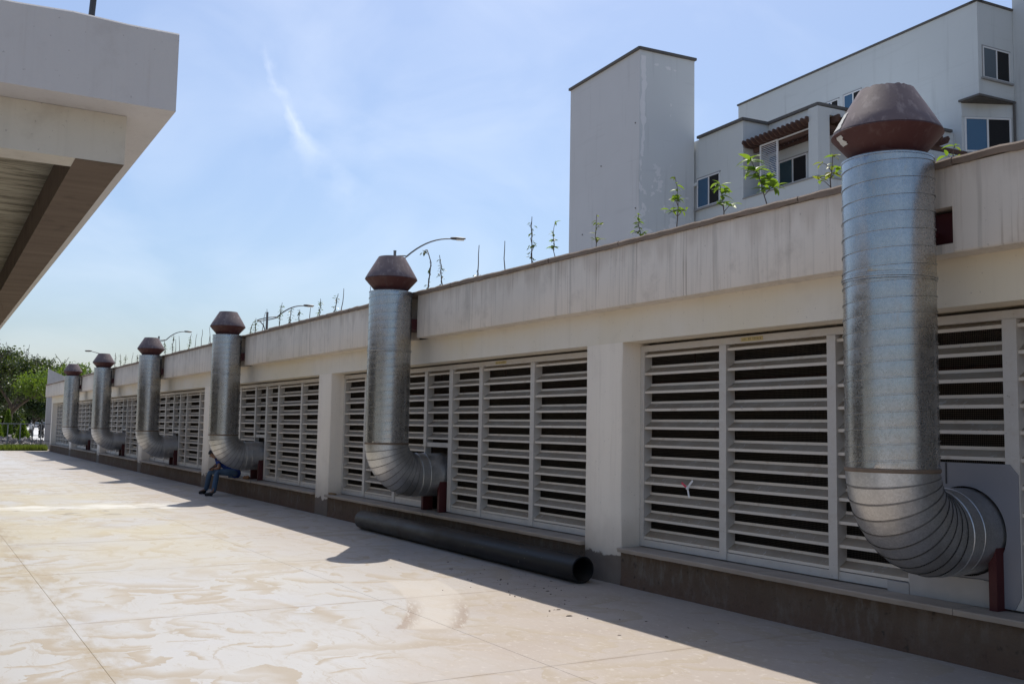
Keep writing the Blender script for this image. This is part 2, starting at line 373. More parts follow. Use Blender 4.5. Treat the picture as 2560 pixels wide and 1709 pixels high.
def ground_mat():
    g = G('screeded_pavement'); P = g.pos(); S = g.sep(P); X, Y = S[0], S[1]
    inv = lambda q: g.math('SUBTRACT', 1.0, q)
    mx = lambda a, b: g.math('MAXIMUM', a, b)
    wob = g.math('SUBTRACT', g.noise(scale=0.7, det=4), 0.5); wob2 = g.math('SUBTRACT', g.noise(g.vadd(P, (31, 7, 0)), scale=0.9, det=4), 0.5)
    PD = g.vadd(P, g.comb(g.mul(wob, 0.5), g.mul(wob2, 0.5), 0.0))
    base = g.mix(g.noise(scale=0.45, det=4), (0.41, 0.405, 0.40), (0.51, 0.50, 0.485))
    base = g.mix(g.mul(g.step(g.noise(scale=1.1, det=5), 0.5, 0.7), 0.5), base, (0.46, 0.465, 0.485))
    # trowel and squeegee marks: leaf-shaped flakes of mud, crisp along one edge, fading to the other
    PF = g.vadd(P, g.comb(g.mul(g.math('SUBTRACT', g.noise(scale=2.6, det=5), 0.5), 0.46), g.mul(g.math('SUBTRACT', g.noise(g.vadd(P, (5, 9, 0)), scale=2.6, det=5), 0.5), 0.46), 0.0))
    def flakes(sc_, lx, ly, off, dens, aoff):
        v = g.n('ShaderNodeTexVoronoi', feature='F1', voronoi_dimensions='2D'); vec = g.vadd(PF, off); g.set(v.inputs['Vector'], vec); v.inputs['Scale'].default_value = sc_
        sub = g.n('ShaderNodeVectorMath', operation='SUBTRACT'); g.set(sub.inputs[0], vec); g.set(sub.inputs[1], v.outputs['Position'])
        cs = g.sep(v.outputs['Color']); rot = g.n('ShaderNodeVectorRotate', rotation_type='Z_AXIS'); g.set(rot.inputs['Vector'], sub.outputs[0]); g.set(rot.inputs['Angle'], g.math('ADD', g.mul(cs[0], 3.4), aoff))
        q = g.sep(rot.outputs[0]); x = g.math('DIVIDE', q[0], lx); y = g.math('ADD', g.math('DIVIDE', q[1], ly), g.mul(g.math('MULTIPLY', x, x), 0.55))
        rad = g.math('ADD', g.math('MULTIPLY', x, x), g.math('MULTIPLY', y, y))
        return g.mul(g.mul(inv(g.step(rad, 0.90, 1.0)), g.step(g.math('ADD', y, g.mul(cs[2], 0.5)), -0.9, 0.85)), g.step(cs[1], dens, dens + 0.02))
    f1 = flakes(1.15, 0.46, 0.15, (0, 0, 0), 0.45, -0.5); f2 = flakes(1.7, 0.30, 0.10, (7, 3, 0), 0.50, 0.6); f3 = flakes(0.75, 0.75, 0.13, (3, 11, 0), 0.45, -0.9); f4 = flakes(2.6, 0.20, 0.05, (17, 1, 0), 0.45, 1.6)
    film = mx(mx(g.mul(f1, 0.8), g.mul(f2, 0.8)), mx(g.mul(f3, 0.7), g.mul(f4, 0.8)))
    streak = g.step(g.noise(g.rotz(g.scl(PD, (0.25, 3.2, 1)), 0.25), scale=1.6, det=8, rough=0.75, dist=1.0), 0.56, 0.68)
    blot = g.mul(g.step(g.noise(g.scl(PD, (0.7, 1.5, 1)), scale=1.0, det=8, rough=0.68), 0.50, 0.62), 0.55)
    thin = g.step(g.noise(g.rotz(g.scl(PF, (0.5, 7.0, 1)), -0.55), scale=1.3, det=6, rough=0.7, dist=0.8), 0.60, 0.65)
    thin2 = g.step(g.noise(g.rotz(g.scl(g.vadd(PF, (40, 3, 0)), (0.5, 6.0, 1)), 0.75), scale=1.2, det=6, rough=0.7, dist=0.8), 0.61, 0.66)
    film = mx(film, mx(mx(g.mul(streak, 0.5), blot), g.mul(mx(thin, thin2), 0.6)))
    film = g.mul(film, g.step(g.noise(g.vadd(P, (2, 2, 0)), scale=0.5, det=3), 0.32, 0.52))
    wall = g.step(g.math('ADD', Y, g.mul(wob, 1.6)), 3.4, 5.6)
    near = g.step(g.math('ADD', g.math('ADD', g.mul(X, 0.62), Y), g.mul(wob2, 1.8)), -1.9, 0.1)
    dirtz = mx(g.mul(wall, 0.62), near)
    dirtz = g.mul(dirtz, g.math('ADD', 0.72, g.mul(g.noise(scale=1.7, det=6, rough=0.65), 0.5)))
    peach = g.mix(g.noise(scale=1.5, det=6), (0.325, 0.26, 0.21), (0.435, 0.37, 0.315))
    c = g.mix(g.mul(dirtz, 0.9), base, peach)
    c = g.mix(g.mul(film, 0.95), c, g.mix(g.noise(scale=1.3, det=4), (0.315, 0.25, 0.17), (0.40, 0.335, 0.255)))
    spk = g.mul(g.step(g.noise(g.scl(P, (1, 1.3, 1)), scale=13, det=3, rough=0.6), 0.58, 0.66), g.mul(dirtz, 0.5))
    c = g.mix(spk, c, (0.54, 0.49, 0.44))
    yl = g.mul(g.mul(g.step(g.mul(X, -1), 9.0, 17.0), inv(g.step(g.mul(X, -1), 25.0, 36.0))), inv(g.step(Y, 3.4, 5.2)))
    yl = g.mul(yl, g.step(g.noise(scale=0.5, det=5), 0.30, 0.60))
    c = g.mix(g.mul(yl, 0.7), c, g.mix(g.noise(scale=2.3, det=5), (0.42, 0.36, 0.22), (0.54, 0.49, 0.35)))
    xr = g.math('ADD', g.math('ADD', X, 21.6), g.mul(wob2, 2.4))
    run = inv(g.step(g.math('ABSOLUTE', xr), 0.25, 0.8)); run = g.mul(run, g.mul(g.step(g.noise(g.scl(P, (2.5, 0.5, 1)), scale=2.5, det=6, rough=0.65), 0.36, 0.56), inv(g.step(Y, 4.4, 5.4))))
    c = g.mix(g.mul(run, 0.85), c, (0.70, 0.69, 0.64))
    hol = g.mul(g.mul(g.step(g.noise(g.vadd(P, (3, 3, 0)), scale=1.7, det=2), 0.60, 0.64), inv(g.step(g.math('ABSOLUTE', g.math('ADD', X, 20.6)), 0.7, 1.1))), 0.7)
    c = g.mix(hol, c, (0.26, 0.22, 0.16))
    jy = g.math('ABSOLUTE', g.math('ADD', g.math('SUBTRACT', Y, 1.25), g.mul(wob, 0.22)))
    jd = g.mul(inv(g.step(jy, 0.0, 0.34)), g.step(g.noise(g.scl(P, (0.7, 2, 1)), scale=2.6, det=6, rough=0.65), 0.42, 0.62))
    c = g.mix(g.mul(jd, 0.75), c, (0.34, 0.27, 0.175))
    jt = g.math('ABSOLUTE', g.math('SUBTRACT', g.math('FRACT', g.mul(g.math('ADD', Y, 1.6), 0.3515)), 0.5))
    jx = g.math('MULTIPLY', g.math('ABSOLUTE', g.math('SUBTRACT', g.math('FRACT', g.math('ADD', g.mul(g.math('ADD', X, g.mul(wob2, 0.05)), 1 / 3.06), 9.22 / 3.06 + 30.5)), 0.5)), 3.06)
    jxd = g.mul(inv(g.step(jx, 0.0, 0.05)), g.step(g.noise(scale=3.3, det=5), 0.36, 0.6))
    c = g.mix(g.mul(jxd, 0.6), c, (0.30, 0.23, 0.165))
    # dragged mortar patch
    L = g.rotz(g.vadd(P, (8.95, -4.55, 0)), 0.385); LS = g.sep(L)
    lw = g.math('ADD', LS[1], g.mul(g.math('MULTIPLY', LS[0], LS[0]), 0.09))
    inb = g.mul(inv(g.step(g.math('ABSOLUTE', lw), 0.27, 0.31)), inv(g.step(g.math('ABSOLUTE', g.math('ADD', LS[0], g.mul(wob, 0.3))), 1.32, 1.37)))
    c = g.mix(g.mul(inb, 0.6), c, (0.52, 0.475, 0.42))
    tex = g.noise(g.scl(L, (2.2, 12, 1)), scale=2, det=6, rough=0.7)
    dry = g.mul(g.mul(inb, g.step(g.math('ABSOLUTE', lw), 0.10, 0.25)), g.step(tex, 0.38, 0.50))
    dry = g.mul(dry, g.step(LS[0], -0.6, 0.7))
    c = g.mix(g.mul(dry, 0.8), c, (0.27, 0.20, 0.15))
    sm = g.mul(g.step(g.noise(g.scl(P, (1, 3, 1)), scale=9, det=6), 0.64, 0.72), 0.35)
    c = g.mix(sm, c, (0.26, 0.22, 0.185))
    c = g.mix(g.mul(g.step(g.noise(scale=60, det=2), 0.73, 0.78), 0.6), c, (0.10, 0.085, 0.07))
    c = g.mix(g.mul(g.noise(scale=28, det=5), 0.2), c, (0.30, 0.275, 0.25))
    g.bump(g.math('ADD', g.mul(g.noise(scale=18, det=6), 0.5), g.math('ADD', film, g.mul(dry, 2.0))), 0.22, 0.010)
    return g.done(c, g.math('ADD', 0.55, g.mul(film, 0.25)), 0, 0.35)
MAT['ground'] = ground_mat()
MAT['earth'] = simple('dry_earth', (0.26, 0.21, 0.15), 0.95, 0, 0.3, 0.4)
MAT['road'] = simple('pale_concrete_road', (0.55, 0.54, 0.53), 0.8, 0, 0.1, 0.5)  # even pale concrete colour over the whole road
def leafmat(name, a, b, tr=0.45):
    g = G(name); c = g.mix(g.rnd(), a, b); c = g.mix(g.noise(scale=1.2, det=3), c, tuple(x * 0.6 for x in a))
    df = g.n('ShaderNodeBsdfPrincipled'); g.set(df.inputs['Base Color'], c); df.inputs['Roughness'].default_value = 0.45
    tl = g.n('ShaderNodeBsdfTranslucent'); g.set(tl.inputs[0], g.mix(0.5, c, (0.30, 0.42, 0.03)))
    mx = g.n('ShaderNodeMixShader'); mx.inputs[0].default_value = tr
    g.t.links.new(df.outputs[0], mx.inputs[1]); g.t.links.new(tl.outputs[0], mx.inputs[2]); g.t.links.new(mx.outputs[0], g.o.inputs[0]); return g.m
MAT['leaf_bright'] = leafmat('bright_sapling_leaf', (0.12, 0.25, 0.02), (0.19, 0.32, 0.03), 0.55)
MAT['leaf_yellow'] = leafmat('yellow_tipped_leaf', (0.22, 0.26, 0.03), (0.35, 0.28, 0.04), 0.5)
MAT['leaf_dark'] = leafmat('dull_vine_leaf', (0.06, 0.11, 0.02), (0.10, 0.14, 0.04), 0.3)
MAT['leaf_tree'] = leafmat('acacia_leaf', (0.028, 0.050, 0.012), (0.046, 0.068, 0.017), 0.2)
MAT['leaf_tree2'] = leafmat('deep_green_leaf', (0.026, 0.052, 0.012), (0.042, 0.072, 0.016), 0.2)
MAT['leaf_thuja'] = leafmat('fresh_green_leaf', (0.11, 0.20, 0.02), (0.15, 0.24, 0.03), 0.4)
MAT['grass'] = leafmat('yellow_green_grass', (0.14, 0.19, 0.03), (0.22, 0.25, 0.05), 0.35)
MAT['bark'] = simple('grey_brown_bark', (0.11, 0.085, 0.065), 0.95, 0, 0.35, 6, 0.5)
MAT['stick'] = simple('dry_wooden_stake', (0.13, 0.095, 0.075), 0.9, 0, 0.3, 14)
MAT['soil'] = simple('planter_soil', (0.12, 0.085, 0.06), 1.0, 0, 0.3, 4)
MAT['lamp'] = simple('grey_painted_steel', (0.17, 0.18, 0.19), 0.5, 0.2, 0.1)
MAT['lampdark'] = simple('dark_lamp_housing', (0.05, 0.05, 0.055), 0.5, 0.1, 0.1)
MAT['lens'] = simple('frosted_lamp_lens', (0.65, 0.65, 0.63), 0.3, 0, 0.05)
MAT['fence'] = simple('grey_fence_steel', (0.25, 0.26, 0.27), 0.6, 0.1, 0.15)
MAT['stone'] = simple('broken_concrete_rubble', (0.24, 0.22, 0.21), 0.95, 0, 0.4, 1.5)
MAT['wood'] = simple('pergola_brown_timber', (0.085, 0.042, 0.028), 0.7, 0, 0.3, 5)
MAT['white'] = simple('white_window_frame', (0.72, 0.73, 0.74), 0.5, 0, 0.05)
MAT['shutter'] = simple('white_shutter_slat', (0.70, 0.71, 0.73), 0.5, 0, 0.05)
def glass(name, col, rough=0.06):
    g = G(name); g.b.inputs['Specular IOR Level'].default_value = 0.7
    return g.done(g.mix(g.noise(scale=0.8, det=2), tuple(x * 0.8 for x in col), col), rough, 0.0)
MAT['glass_blue'] = glass('blue_tinted_pane', (0.035, 0.11, 0.21))
MAT['glass_teal'] = glass('teal_tinted_pane', (0.012, 0.05, 0.07))
MAT['glass_grey'] = glass('grey_reflecting_pane', (0.09, 0.12, 0.15))
MAT['opening'] = simple('dark_room_opening', (0.012, 0.012, 0.014), 0.9, 0, 0.1)

# ================================================================== ground and pavement
gm = MB(); gm.add([(-1200, -600, -0.06), (400, -600, -0.06), (400, 800, -0.06), (-1200, 800, -0.06)], [(0, 1, 2, 3)])
struct(gm.build('ground', MAT['earth']))
pave = bpy.data.objects.new('pavement', None); COL.objects.link(pave); struct(pave)
XJ = [-62.6]
while XJ[-1] < 3: XJ.append(XJ[-1] + 3.06)
off = -9.22 - min(XJ, key=lambda q: abs(q + 9.22)); XJ = [x + off for x in XJ]; XJ[0] = -62.9
YJ = [-10.1, -7.26, -4.42, -1.6, 1.25, 4.07, 6.85]
slabm = {}
for i in range(len(XJ) - 1):
    for j in range(len(YJ) - 1):
        g_ = 0.0018
        lx = XJ[i+1] - XJ[i]; ly = YJ[j+1] - YJ[j]; key = (round(lx, 3), round(ly, 3))
        if key not in slabm:
            b = MB(); a0, a1, c0, c1 = g_, lx - g_, g_, ly - g_ * (0 if j == len(YJ) - 2 else 1)
            e = 0.002
            b.rings([[(a0, c0, -0.12), (a1, c0, -0.12), (a1, c1, -0.12), (a0, c1, -0.12)], [(a0, c0, -e), (a1, c0, -e), (a1, c1, -e), (a0, c1, -e)],
                     [(a0+e, c0+e, 0), (a1-e, c0+e, 0), (a1-e, c1-e, 0), (a0+e, c1-e, 0)]], True, True)
            slabm[key] = b.mesh('slab'); slabm[key].materials.append(MAT['ground'])
        put('slab', slabm[key], None, pave, loc=(XJ[i], YJ[j], 0))
jb = MB(); jb.box(-62.8, XJ[-1], -10.0, 6.84, -0.055, -0.003); jb.build('joint_bed', simple('dirt_filled_joint', (0.36, 0.30, 0.22), 0.95, 0, 0.3, 3), pave)

# ================================================================== the louvred service building
SB = thing('service_building', 'long low cream service building with louvred bays, brown coping and stone sills', 'building', (-30, 6.85, 0))
def sb(mb, name, mat, parent=None, smooth=None):
    o = mb.build(name, mat, parent or SB, smooth)
    o.matrix_parent_inverse = Matrix.Translation((30, -6.85, 0)) if (parent or SB) is SB else Matrix()
    return o
WX0, WX1 = -62.3, 4.0
PIL = [-0.3, -9.33, -18.43, -27.33, -36.25, -45.1, -53.8]
DUCT = [-4.9, -14.05, -23.33, -32.05, -40.85, -49.35]
HW = 0.345
# plinth (front face of wall below the sills, between the pillars)
pb_ = MB()
ends = [WX1] + [p for p in PIL] + [WX0]
bays = []
for i in range(len(ends) - 1):
    r = ends[i] - (0 if i == 0 else HW); l = ends[i+1] + (HW if i + 1 < len(ends) - 1 else 0.45)
    bays.append((l, r))
for (l, r) in bays:
    n = max(2, int((r - l) / 0.5)); b = MB(); rows = []
    for z in (0.0, 0.09, 0.20, 0.30, 0.366):
        rows.append([(l + (r - l) * k / n, 6.855 + random.uniform(-0.008, 0.008) + (0 if z > 0.02 else -0.012), z) for k in range(n + 1)])
    b.rings(rows, cyc=False); b.box(l, r, 6.875, 7.2, 0, 0.366)
    sb(b, 'plinth', MAT['plinth'], smooth=60)
# sill stones
sillm = MAT['sill']
for bi, (l, r) in enumerate(bays):
    n = max(1, round((r - l) / 2.05)); w_ = (r - l) / n
    for k in range(n):
        x0 = l + k * w_ + 0.003; x1 = l + (k + 1) * w_ - 0.003; dy = random.uniform(-0.012, 0.012); dz = random.uniform(-0.003, 0.003)
        b = MB(); m_ = max(4, int(w_ / 0.18)); fr = [[], []]
        top = []; bot = []; mid = []
        for q in range(m_ + 1):
            x = x0 + (x1 - x0) * q / m_; jj = random.uniform(-0.006, 0.006)
            bot.append((x, 6.79 + dy + jj, 0.368)); mid.append((x, 6.784 + dy + jj, 0.402 + dz)); top.append((x, 6.79 + dy + jj, 0.412 + dz))
        back = [(p[0], 7.3, 0.412 + dz) for p in top]; backb = [(p[0], 7.3, 0.368) for p in top]
        b.rings([backb, bot, mid, top, back], cyc=False); 
        for e in (0, -1): b.add([backb[e], bot[e], mid[e], top[e], back[e]], [(0, 1, 2, 3, 4)])
        sb(b, 'sill_stone', sillm)
# pillars
for p in PIL:
    b = MB(); n = 10; rows = []
    for k in range(n + 1):
        z = 2.70 * k / n; j = lambda: random.uniform(-0.004, 0.004); e = 0.012
        rows.append([(p-HW+j(), 7.25, z), (p-HW+j(), 6.85+e, z), (p-HW+e, 6.85+j(), z), (p+HW-e, 6.85+j(), z), (p+HW+j(), 6.85+e, z), (p+HW+j(), 7.25, z)])
    b.rings(rows); sb(b, 'pillar', MAT['pillar'], smooth=50)
b = MB(); b.box(WX0, WX0 + 0.45, 6.86, 7.4, 0, 2.70); sb(b, 'end_pillar', MAT['pillar'])
# lintel band
b = MB(); b.box(WX0, WX1, 6.852, 7.30, 2.70, 3.08); sb(b, 'lintel', MAT['lintel'])
# parapet, slotted behind each duct
PX0 = -63.4; PY0, PY1, PZ0, PZ1 = 6.62, 6.85, 3.075, 3.735
cuts = []
for i, x in enumerate(DUCT): cuts.append((x - 0.22, x + (0.28 if i == 0 else 0.17)))
cuts.sort(reverse=True)
segs = []; right = WX1
for (cl_, cr_) in cuts: segs.append((cr_, right)); right = cl_
segs.append((PX0, right))
for (l, r) in segs:
    b = MB(); n = max(2, int((r - l) / 0.6)); e = 0.008
    f = lambda x, y, z: (x, y + random.uniform(-0.003, 0.003), z)
    xs = [l + (r - l) * k / n for k in range(n + 1)]
    rows = [[(x, PY1 + 0.06, PZ0) for x in xs], [f(x, PY0 + e, PZ0 + random.uniform(-0.004, 0.003)) for x in xs], [f(x, PY0, PZ0 + 0.012) for x in xs],
            [f(x, PY0, (PZ0 + PZ1) / 2) for x in xs], [f(x, PY0, PZ1) for x in xs], [(x, PY1 + 0.06, PZ1) for x in xs]]
    b.rings(rows, cyc=False)
    for e_ in (0, -1): b.add([rw[e_] for rw in (rows[0], rows[1], rows[2], rows[4], rows[5])], [(0, 1, 2, 3, 4)])
    sb(b, 'parapet', MAT['parapet'], smooth=40)
# first duct: parapet is only broken out around the bracket
cl_, cr_ = cuts[0]
b = MB(); b.box(cl_, cr_, 6.622, 6.84, 3.43, PZ1); sb(b, 'parapet_patch', MAT['parapet'])
b = MB(); b.box(cl_, cr_ , 6.63, 6.84, PZ0 + 0.002, 3.15); sb(b, 'parapet_patch', MAT['parapet'])
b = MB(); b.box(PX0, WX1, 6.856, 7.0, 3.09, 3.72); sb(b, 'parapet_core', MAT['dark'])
# coping stones
x = WX1
while x > PX0:
    L = random.uniform(1.15, 1.6); x1 = max(PX0 - 0.02, x - L)
    if x1 - PX0 < 0.4: x1 = PX0 - 0.02
    b = MB(); m_ = max(3, int(L / 0.12)); dz = random.uniform(-0.006, 0.006); dy = random.uniform(-0.008, 0.008)
    xs = [x - 0.004 - (x - x1 - 0.008) * k / m_ for k in range(m_ + 1)]
    jt = [random.uniform(-0.007, 0.005) for _ in xs]; jb_ = [random.uniform(-0.010, 0.008) for _ in xs]
    rows = [[(q, 6.93, 3.745) for q in xs], [(q, 6.595 + dy, 3.737 + jb_[k]) for k, q in enumerate(xs)], [(q, 6.585 + dy, 3.78 + jt[k] + dz) for k, q in enumerate(xs)],
            [(q, 6.60 + dy, 3.798 + jt[k] + dz) for k, q in enumerate(xs)], [(q, 6.93, 3.80 + dz) for q in xs]]
    b.rings(rows, cyc=False)
    for e_ in (0, -1): b.add([rw[e_] for rw in rows], [(0, 1, 2, 3, 4)])
    sb(b, 'coping_stone', MAT['coping'])
    x = x1
# roof, planter soil, room
b = MB(); b.box(PX0, WX1, 6.93, 7.45, 3.4, 3.70); sb(b, 'planter_soil', MAT['soil'])
b = MB(); b.box(PX0, WX1, 7.45, 20.0, 3.08, 3.42); sb(b, 'roof', MAT['rawconc'])
b = MB(); b.box(WX0 + 0.02, WX1, 7.3, 20, 2.74, 3.07); sb(b, 'ceiling', MAT['roomceil'])
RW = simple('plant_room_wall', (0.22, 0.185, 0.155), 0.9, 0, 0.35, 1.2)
for q in ((WX0, WX1, 11.0, 11.3, 0, 2.738), (WX0, WX0 + 0.2, 7.4, 10.99, 0, 2.738), (WX1 - 0.2, WX1, 7.3, 10.99, 0, 2.738)):
    b = MB(); b.box(*q); sb(b, 'room_wall', RW)
b = MB(); b.box(WX0 + 0.2, WX1 - 0.2, 7.3, 10.99, -0.05, 0.02); sb(b, 'room_floor', MAT['dark'])
b = MB()
for xx in np.arange(-60, 3, 2.3): b.tube([(xx, 8.3, 2.75), (xx, 8.3, 2.5)], 0.012, 6)
b.tube([(-61, 8.3, 2.5), (3, 8.3, 2.5)], 0.035, 8); b.tube([(-61, 9.6, 2.4), (3, 9.6, 2.4)], 0.06, 8); sb(b, 'ceiling_pipe', simple('brown_service_pipe', (0.20, 0.09, 0.06), 0.6), smooth=60)

# louvre screens ----------------------------------------------------------------
LY = 7.12
prof = [(0, 0), (0, 0.028), (0.088, 0.084), (0.088, 0.110), (0.092, 0.110), (0.092, 0.080), (0.004, 0.024), (0.004, 0.0)]
slat_mesh = {}
def slat(x0, x1, k, parent, joined=None):
    z0 = 0.505 + 0.203 * k
    pts = [(LY + a, z0 + b_) for a, b_ in prof]
    if joined is not None: joined.prism(pts, 'x', x0, x1); return
    key = round(x1 - x0, 3)
    if key not in slat_mesh:
        b = MB(); b.prism(prof, 'x', 0, key); slat_mesh[key] = b.mesh('slat'); slat_mesh[key].materials.append(MAT['slat'])
    o = put('slat', slat_mesh[key], None, parent)
    o.location = (x0 + random.uniform(-0.001, 0.001), LY - 6.85 + random.uniform(-0.002, 0.002), z0 + random.uniform(-0.003, 0.003)); o.rotation_euler = (random.uniform(-0.03, 0.03), random.uniform(-0.0015, 0.0015), 0)
for bi, (l, r) in enumerate(bays):
    if bi == 0: continue
    sc_ = bpy.data.objects.new('louvre_screen', None); COL.objects.link(sc_); sc_.parent = SB; sc_.location = (30, 0, 0)
    L0, R0 = l + 0.01, r - 0.01
    if bi == 1: muls = [-7.62, -6.21, -5.38, -4.5, -3.1, -1.7]; wide = {-4.5}; opening = None
    elif bi <= 6:
        c = DUCT[bi - 1]; jit = [random.uniform(-0.1, 0.1) for _ in range(4)] if bi > 2 else [0] * 4
        muls = [c - 2.93 + jit[0], c - 1.62 + jit[1], c - 0.44, c + 0.43, c + 1.37 + jit[2], c + 2.78 + jit[3]]; wide = {c + 0.43}; opening = (c - 0.44, c + 0.43)
    else: muls = [l + (r - l) * q / 7 for q in range(1, 7)]; wide = set(); opening = None
    lp = lambda mb, name, mat: mb.build(name, mat, sc_, loc=(0, -6.85, 0))
    b = MB()  # perimeter frame: head, jambs, bottom rail
    b.box(L0, R0, LY - 0.012, LY + 0.10, 2.60, 2.668)
    b.box(L0, L0 + 0.07, LY - 0.01, LY + 0.10, 0.425, 2.60); b.box(R0 - 0.07, R0, LY - 0.01, LY + 0.10, 0.425, 2.60)
    if opening:
        b.box(L0 + 0.07, opening[0] - 0.03, LY - 0.008, LY + 0.10, 0.425, 0.50); b.box(opening[1] + 0.03, R0 - 0.07, LY - 0.008, LY + 0.10, 0.425, 0.50)
        b.box(opening[0] + 0.03, opening[1] - 0.03, LY - 0.006, LY + 0.08, 1.40, 1.47)
    else: b.box(L0 + 0.07, R0 - 0.07, LY - 0.008, LY + 0.10, 0.425, 0.50)
    lp(b, 'frame', MAT['frame'])
    for m_ in muls:
        hw = 0.05 if m_ not in wide else 0.058
        mm = MB(); mm.box(m_ - hw, m_ + hw, LY - 0.022, LY + 0.10, 0.43 if not (opening and m_ == opening[0]) else 1.40, 2.598); lp(mm, 'mullion', MAT['frame'])
    if opening:
        mm = MB(); mm.box(opening[0] - 0.05, opening[0] - 0.01, LY - 0.004, LY + 0.10, 0.43, 1.40); lp(mm, 'mullion', MAT['frame'])
    xs = [L0 + 0.07] + muls + [R0 - 0.07]
    joined = MB() if bi >= 5 else None
    for q in range(len(xs) - 1):
        x0 = xs[q] + (0.05 if q else 0) ; x1 = xs[q+1] - (0.05 if q < len(xs) - 2 else 0)
        if bi == 1 and x0 > -4.4 and x0 > -3.2: continue
        for k in range(11):
            zf = 0.505 + 0.203 * k
            if opening and abs(xs[q] - opening[0]) < 1e-6 and zf < 1.46: continue
            if bi == 1 and xs[q] in (-5.38,) and zf < 1.47: continue
            slat(x0 + 0.001, x1 - 0.001, k, sc_, joined)
    if joined: o = lp(joined, 'slat_bank', MAT['slat']); o['kind'] = 'stuff'
    mm = MB(); mm.add([(L0, LY + 0.13, 0.42), (R0, LY + 0.13, 0.42), (R0, LY + 0.13, 2.66), (L0, LY + 0.13, 2.66)], [(0, 1, 2, 3)])
    if opening:   # mesh leaves the duct opening free
        mm = MB(); oz = 1.44
        for (a0, a1, z0, z1) in ((L0, opening[0], 0.42, 2.66), (opening[1], R0, 0.42, 2.66), (opening[0], opening[1], oz, 2.66)):
            mm.add([(a0, LY + 0.13, z0), (a1, LY + 0.13, z0), (a1, LY + 0.13, z1), (a0, LY + 0.13, z1)], [(0, 1, 2, 3)])
    lp(mm, 'insect_screen', MAT['mesh'])
    if bi == 1:   # sheet panels round the nearest duct, with a round hole
        n = 40; cx, cz, rr = DUCT[0], 0.975, 0.345
        def sheet(x0, x1, z0, z1, y):
            mm = MB(); ring = []; sq = []
            for j in range(n):
                a = 2 * math.pi * j / n; ca, sa = math.cos(a), math.sin(a); ring.append((cx + rr * ca, y, cz + rr * sa))
                tx = ((x1 - cx) if ca > 0 else (x0 - cx)) / ca if abs(ca) > 1e-6 else 1e9
                tz = ((z1 - cz) if sa > 0 else (z0 - cz)) / sa if abs(sa) > 1e-6 else 1e9
                t_ = min(tx, tz); sq.append((cx + t_ * ca, y, cz + t_ * sa))
            mm.rings([ring, sq]); mm.rings([[(p[0], y + 0.015, p[2]) for p in sq], sq]); return mm
        lp(sheet(-5.40, -4.452, 0.43, 1.50, LY - 0.030), 'sheet_panel', MAT['sheet'])
        mm = MB(); mm.box(-5.06, -5.05, LY - 0.036, LY - 0.030, 1.33, 1.495); lp(mm, 'panel_seam', MAT['lampdark'])
        mm = MB(); mm.box(-5.62, -5.41, LY - 0.045, LY - 0.012, 0.414, 0.50); mm.prism([(-5.40, 0.416), (-4.60, 0.416), (-4.60, 0.60), (-4.75, 0.62), (-5.40, 0.60)], 'y', LY - 0.05, LY - 0.035); lp(mm, 'packing_board', simple('dusty_white_board', (0.42, 0.39, 0.36), 0.85))
    if bi in (1, 2):   # handwritten masking tape on the head rail
        tx = -7.36 if bi == 1 else -12.28; mm = MB(); mm.box(tx, tx + 0.30, LY - 0.0150, LY - 0.0125, 2.615, 2.655); lp(mm, 'masking_tape', simple('masking_tape', (0.52, 0.42, 0.20), 0.8))
        mm = MB()
        for q in range(13):
            if q in (3, 6): continue
            xx = tx + 0.025 + q * 0.02; z0 = 2.626 + random.uniform(0, 0.004); h = random.uniform(0.012, 0.022)
            mm.box(xx, xx + random.uniform(0.004, 0.012), LY - 0.0165, LY - 0.0155, z0, z0 + h * 0.4); mm.box(xx, xx + 0.003, LY - 0.0165, LY - 0.0155, z0, z0 + h)
        lp(mm, 'tape_writing', MAT['lampdark'])

# ================================================================== exhaust ducts
DR = 0.33; DY = 6.24; DZ = 0.975; BR = 0.48
def spiral_pipe(z0, z1, pitch, seed, n=56):
    rnd = random.Random(seed); b = MB(); rings = []
    zs = [z0]; z = z0 - pitch
    while z < z1:
        p = pitch * rnd.uniform(0.93, 1.07)
        for a, rr in ((0.0, 0.0), (0.45, 0.0012), (0.90, 0.0), (0.92, 0.007), (0.985, 0.007)): rings.append((z + p * a, rr))
        z += p
    out_ = []
    for zz, rr in rings:
        row = []
        for j in range(n + 1):
            th = math.pi / 2 + 2 * math.pi * j / n; q = min(max(zz + pitch * j / n, z0), z1)
            row.append(((DR + rr) * math.cos(th), (DR + rr) * math.sin(th), q))
        out_.append(row)
    b.rings(out_, cyc=False); return b
ord_ = ['nearest', 'second', 'third', 'fourth', 'fifth', 'sixth']
dlabels = ['largest galvanised steel exhaust duct, nearest the camera, torn paper labels on its cap',
           'galvanised exhaust duct rising behind the long black pipe on the ground',
           'galvanised exhaust duct with a person sitting under its elbow',
           'fourth galvanised exhaust duct from the camera, cap in front of a curved street lamp',
           'fifth exhaust duct, second from the far end, straight-armed lamp showing over its cap',
           'smallest and farthest galvanised exhaust duct by the trees']
meshes = {}
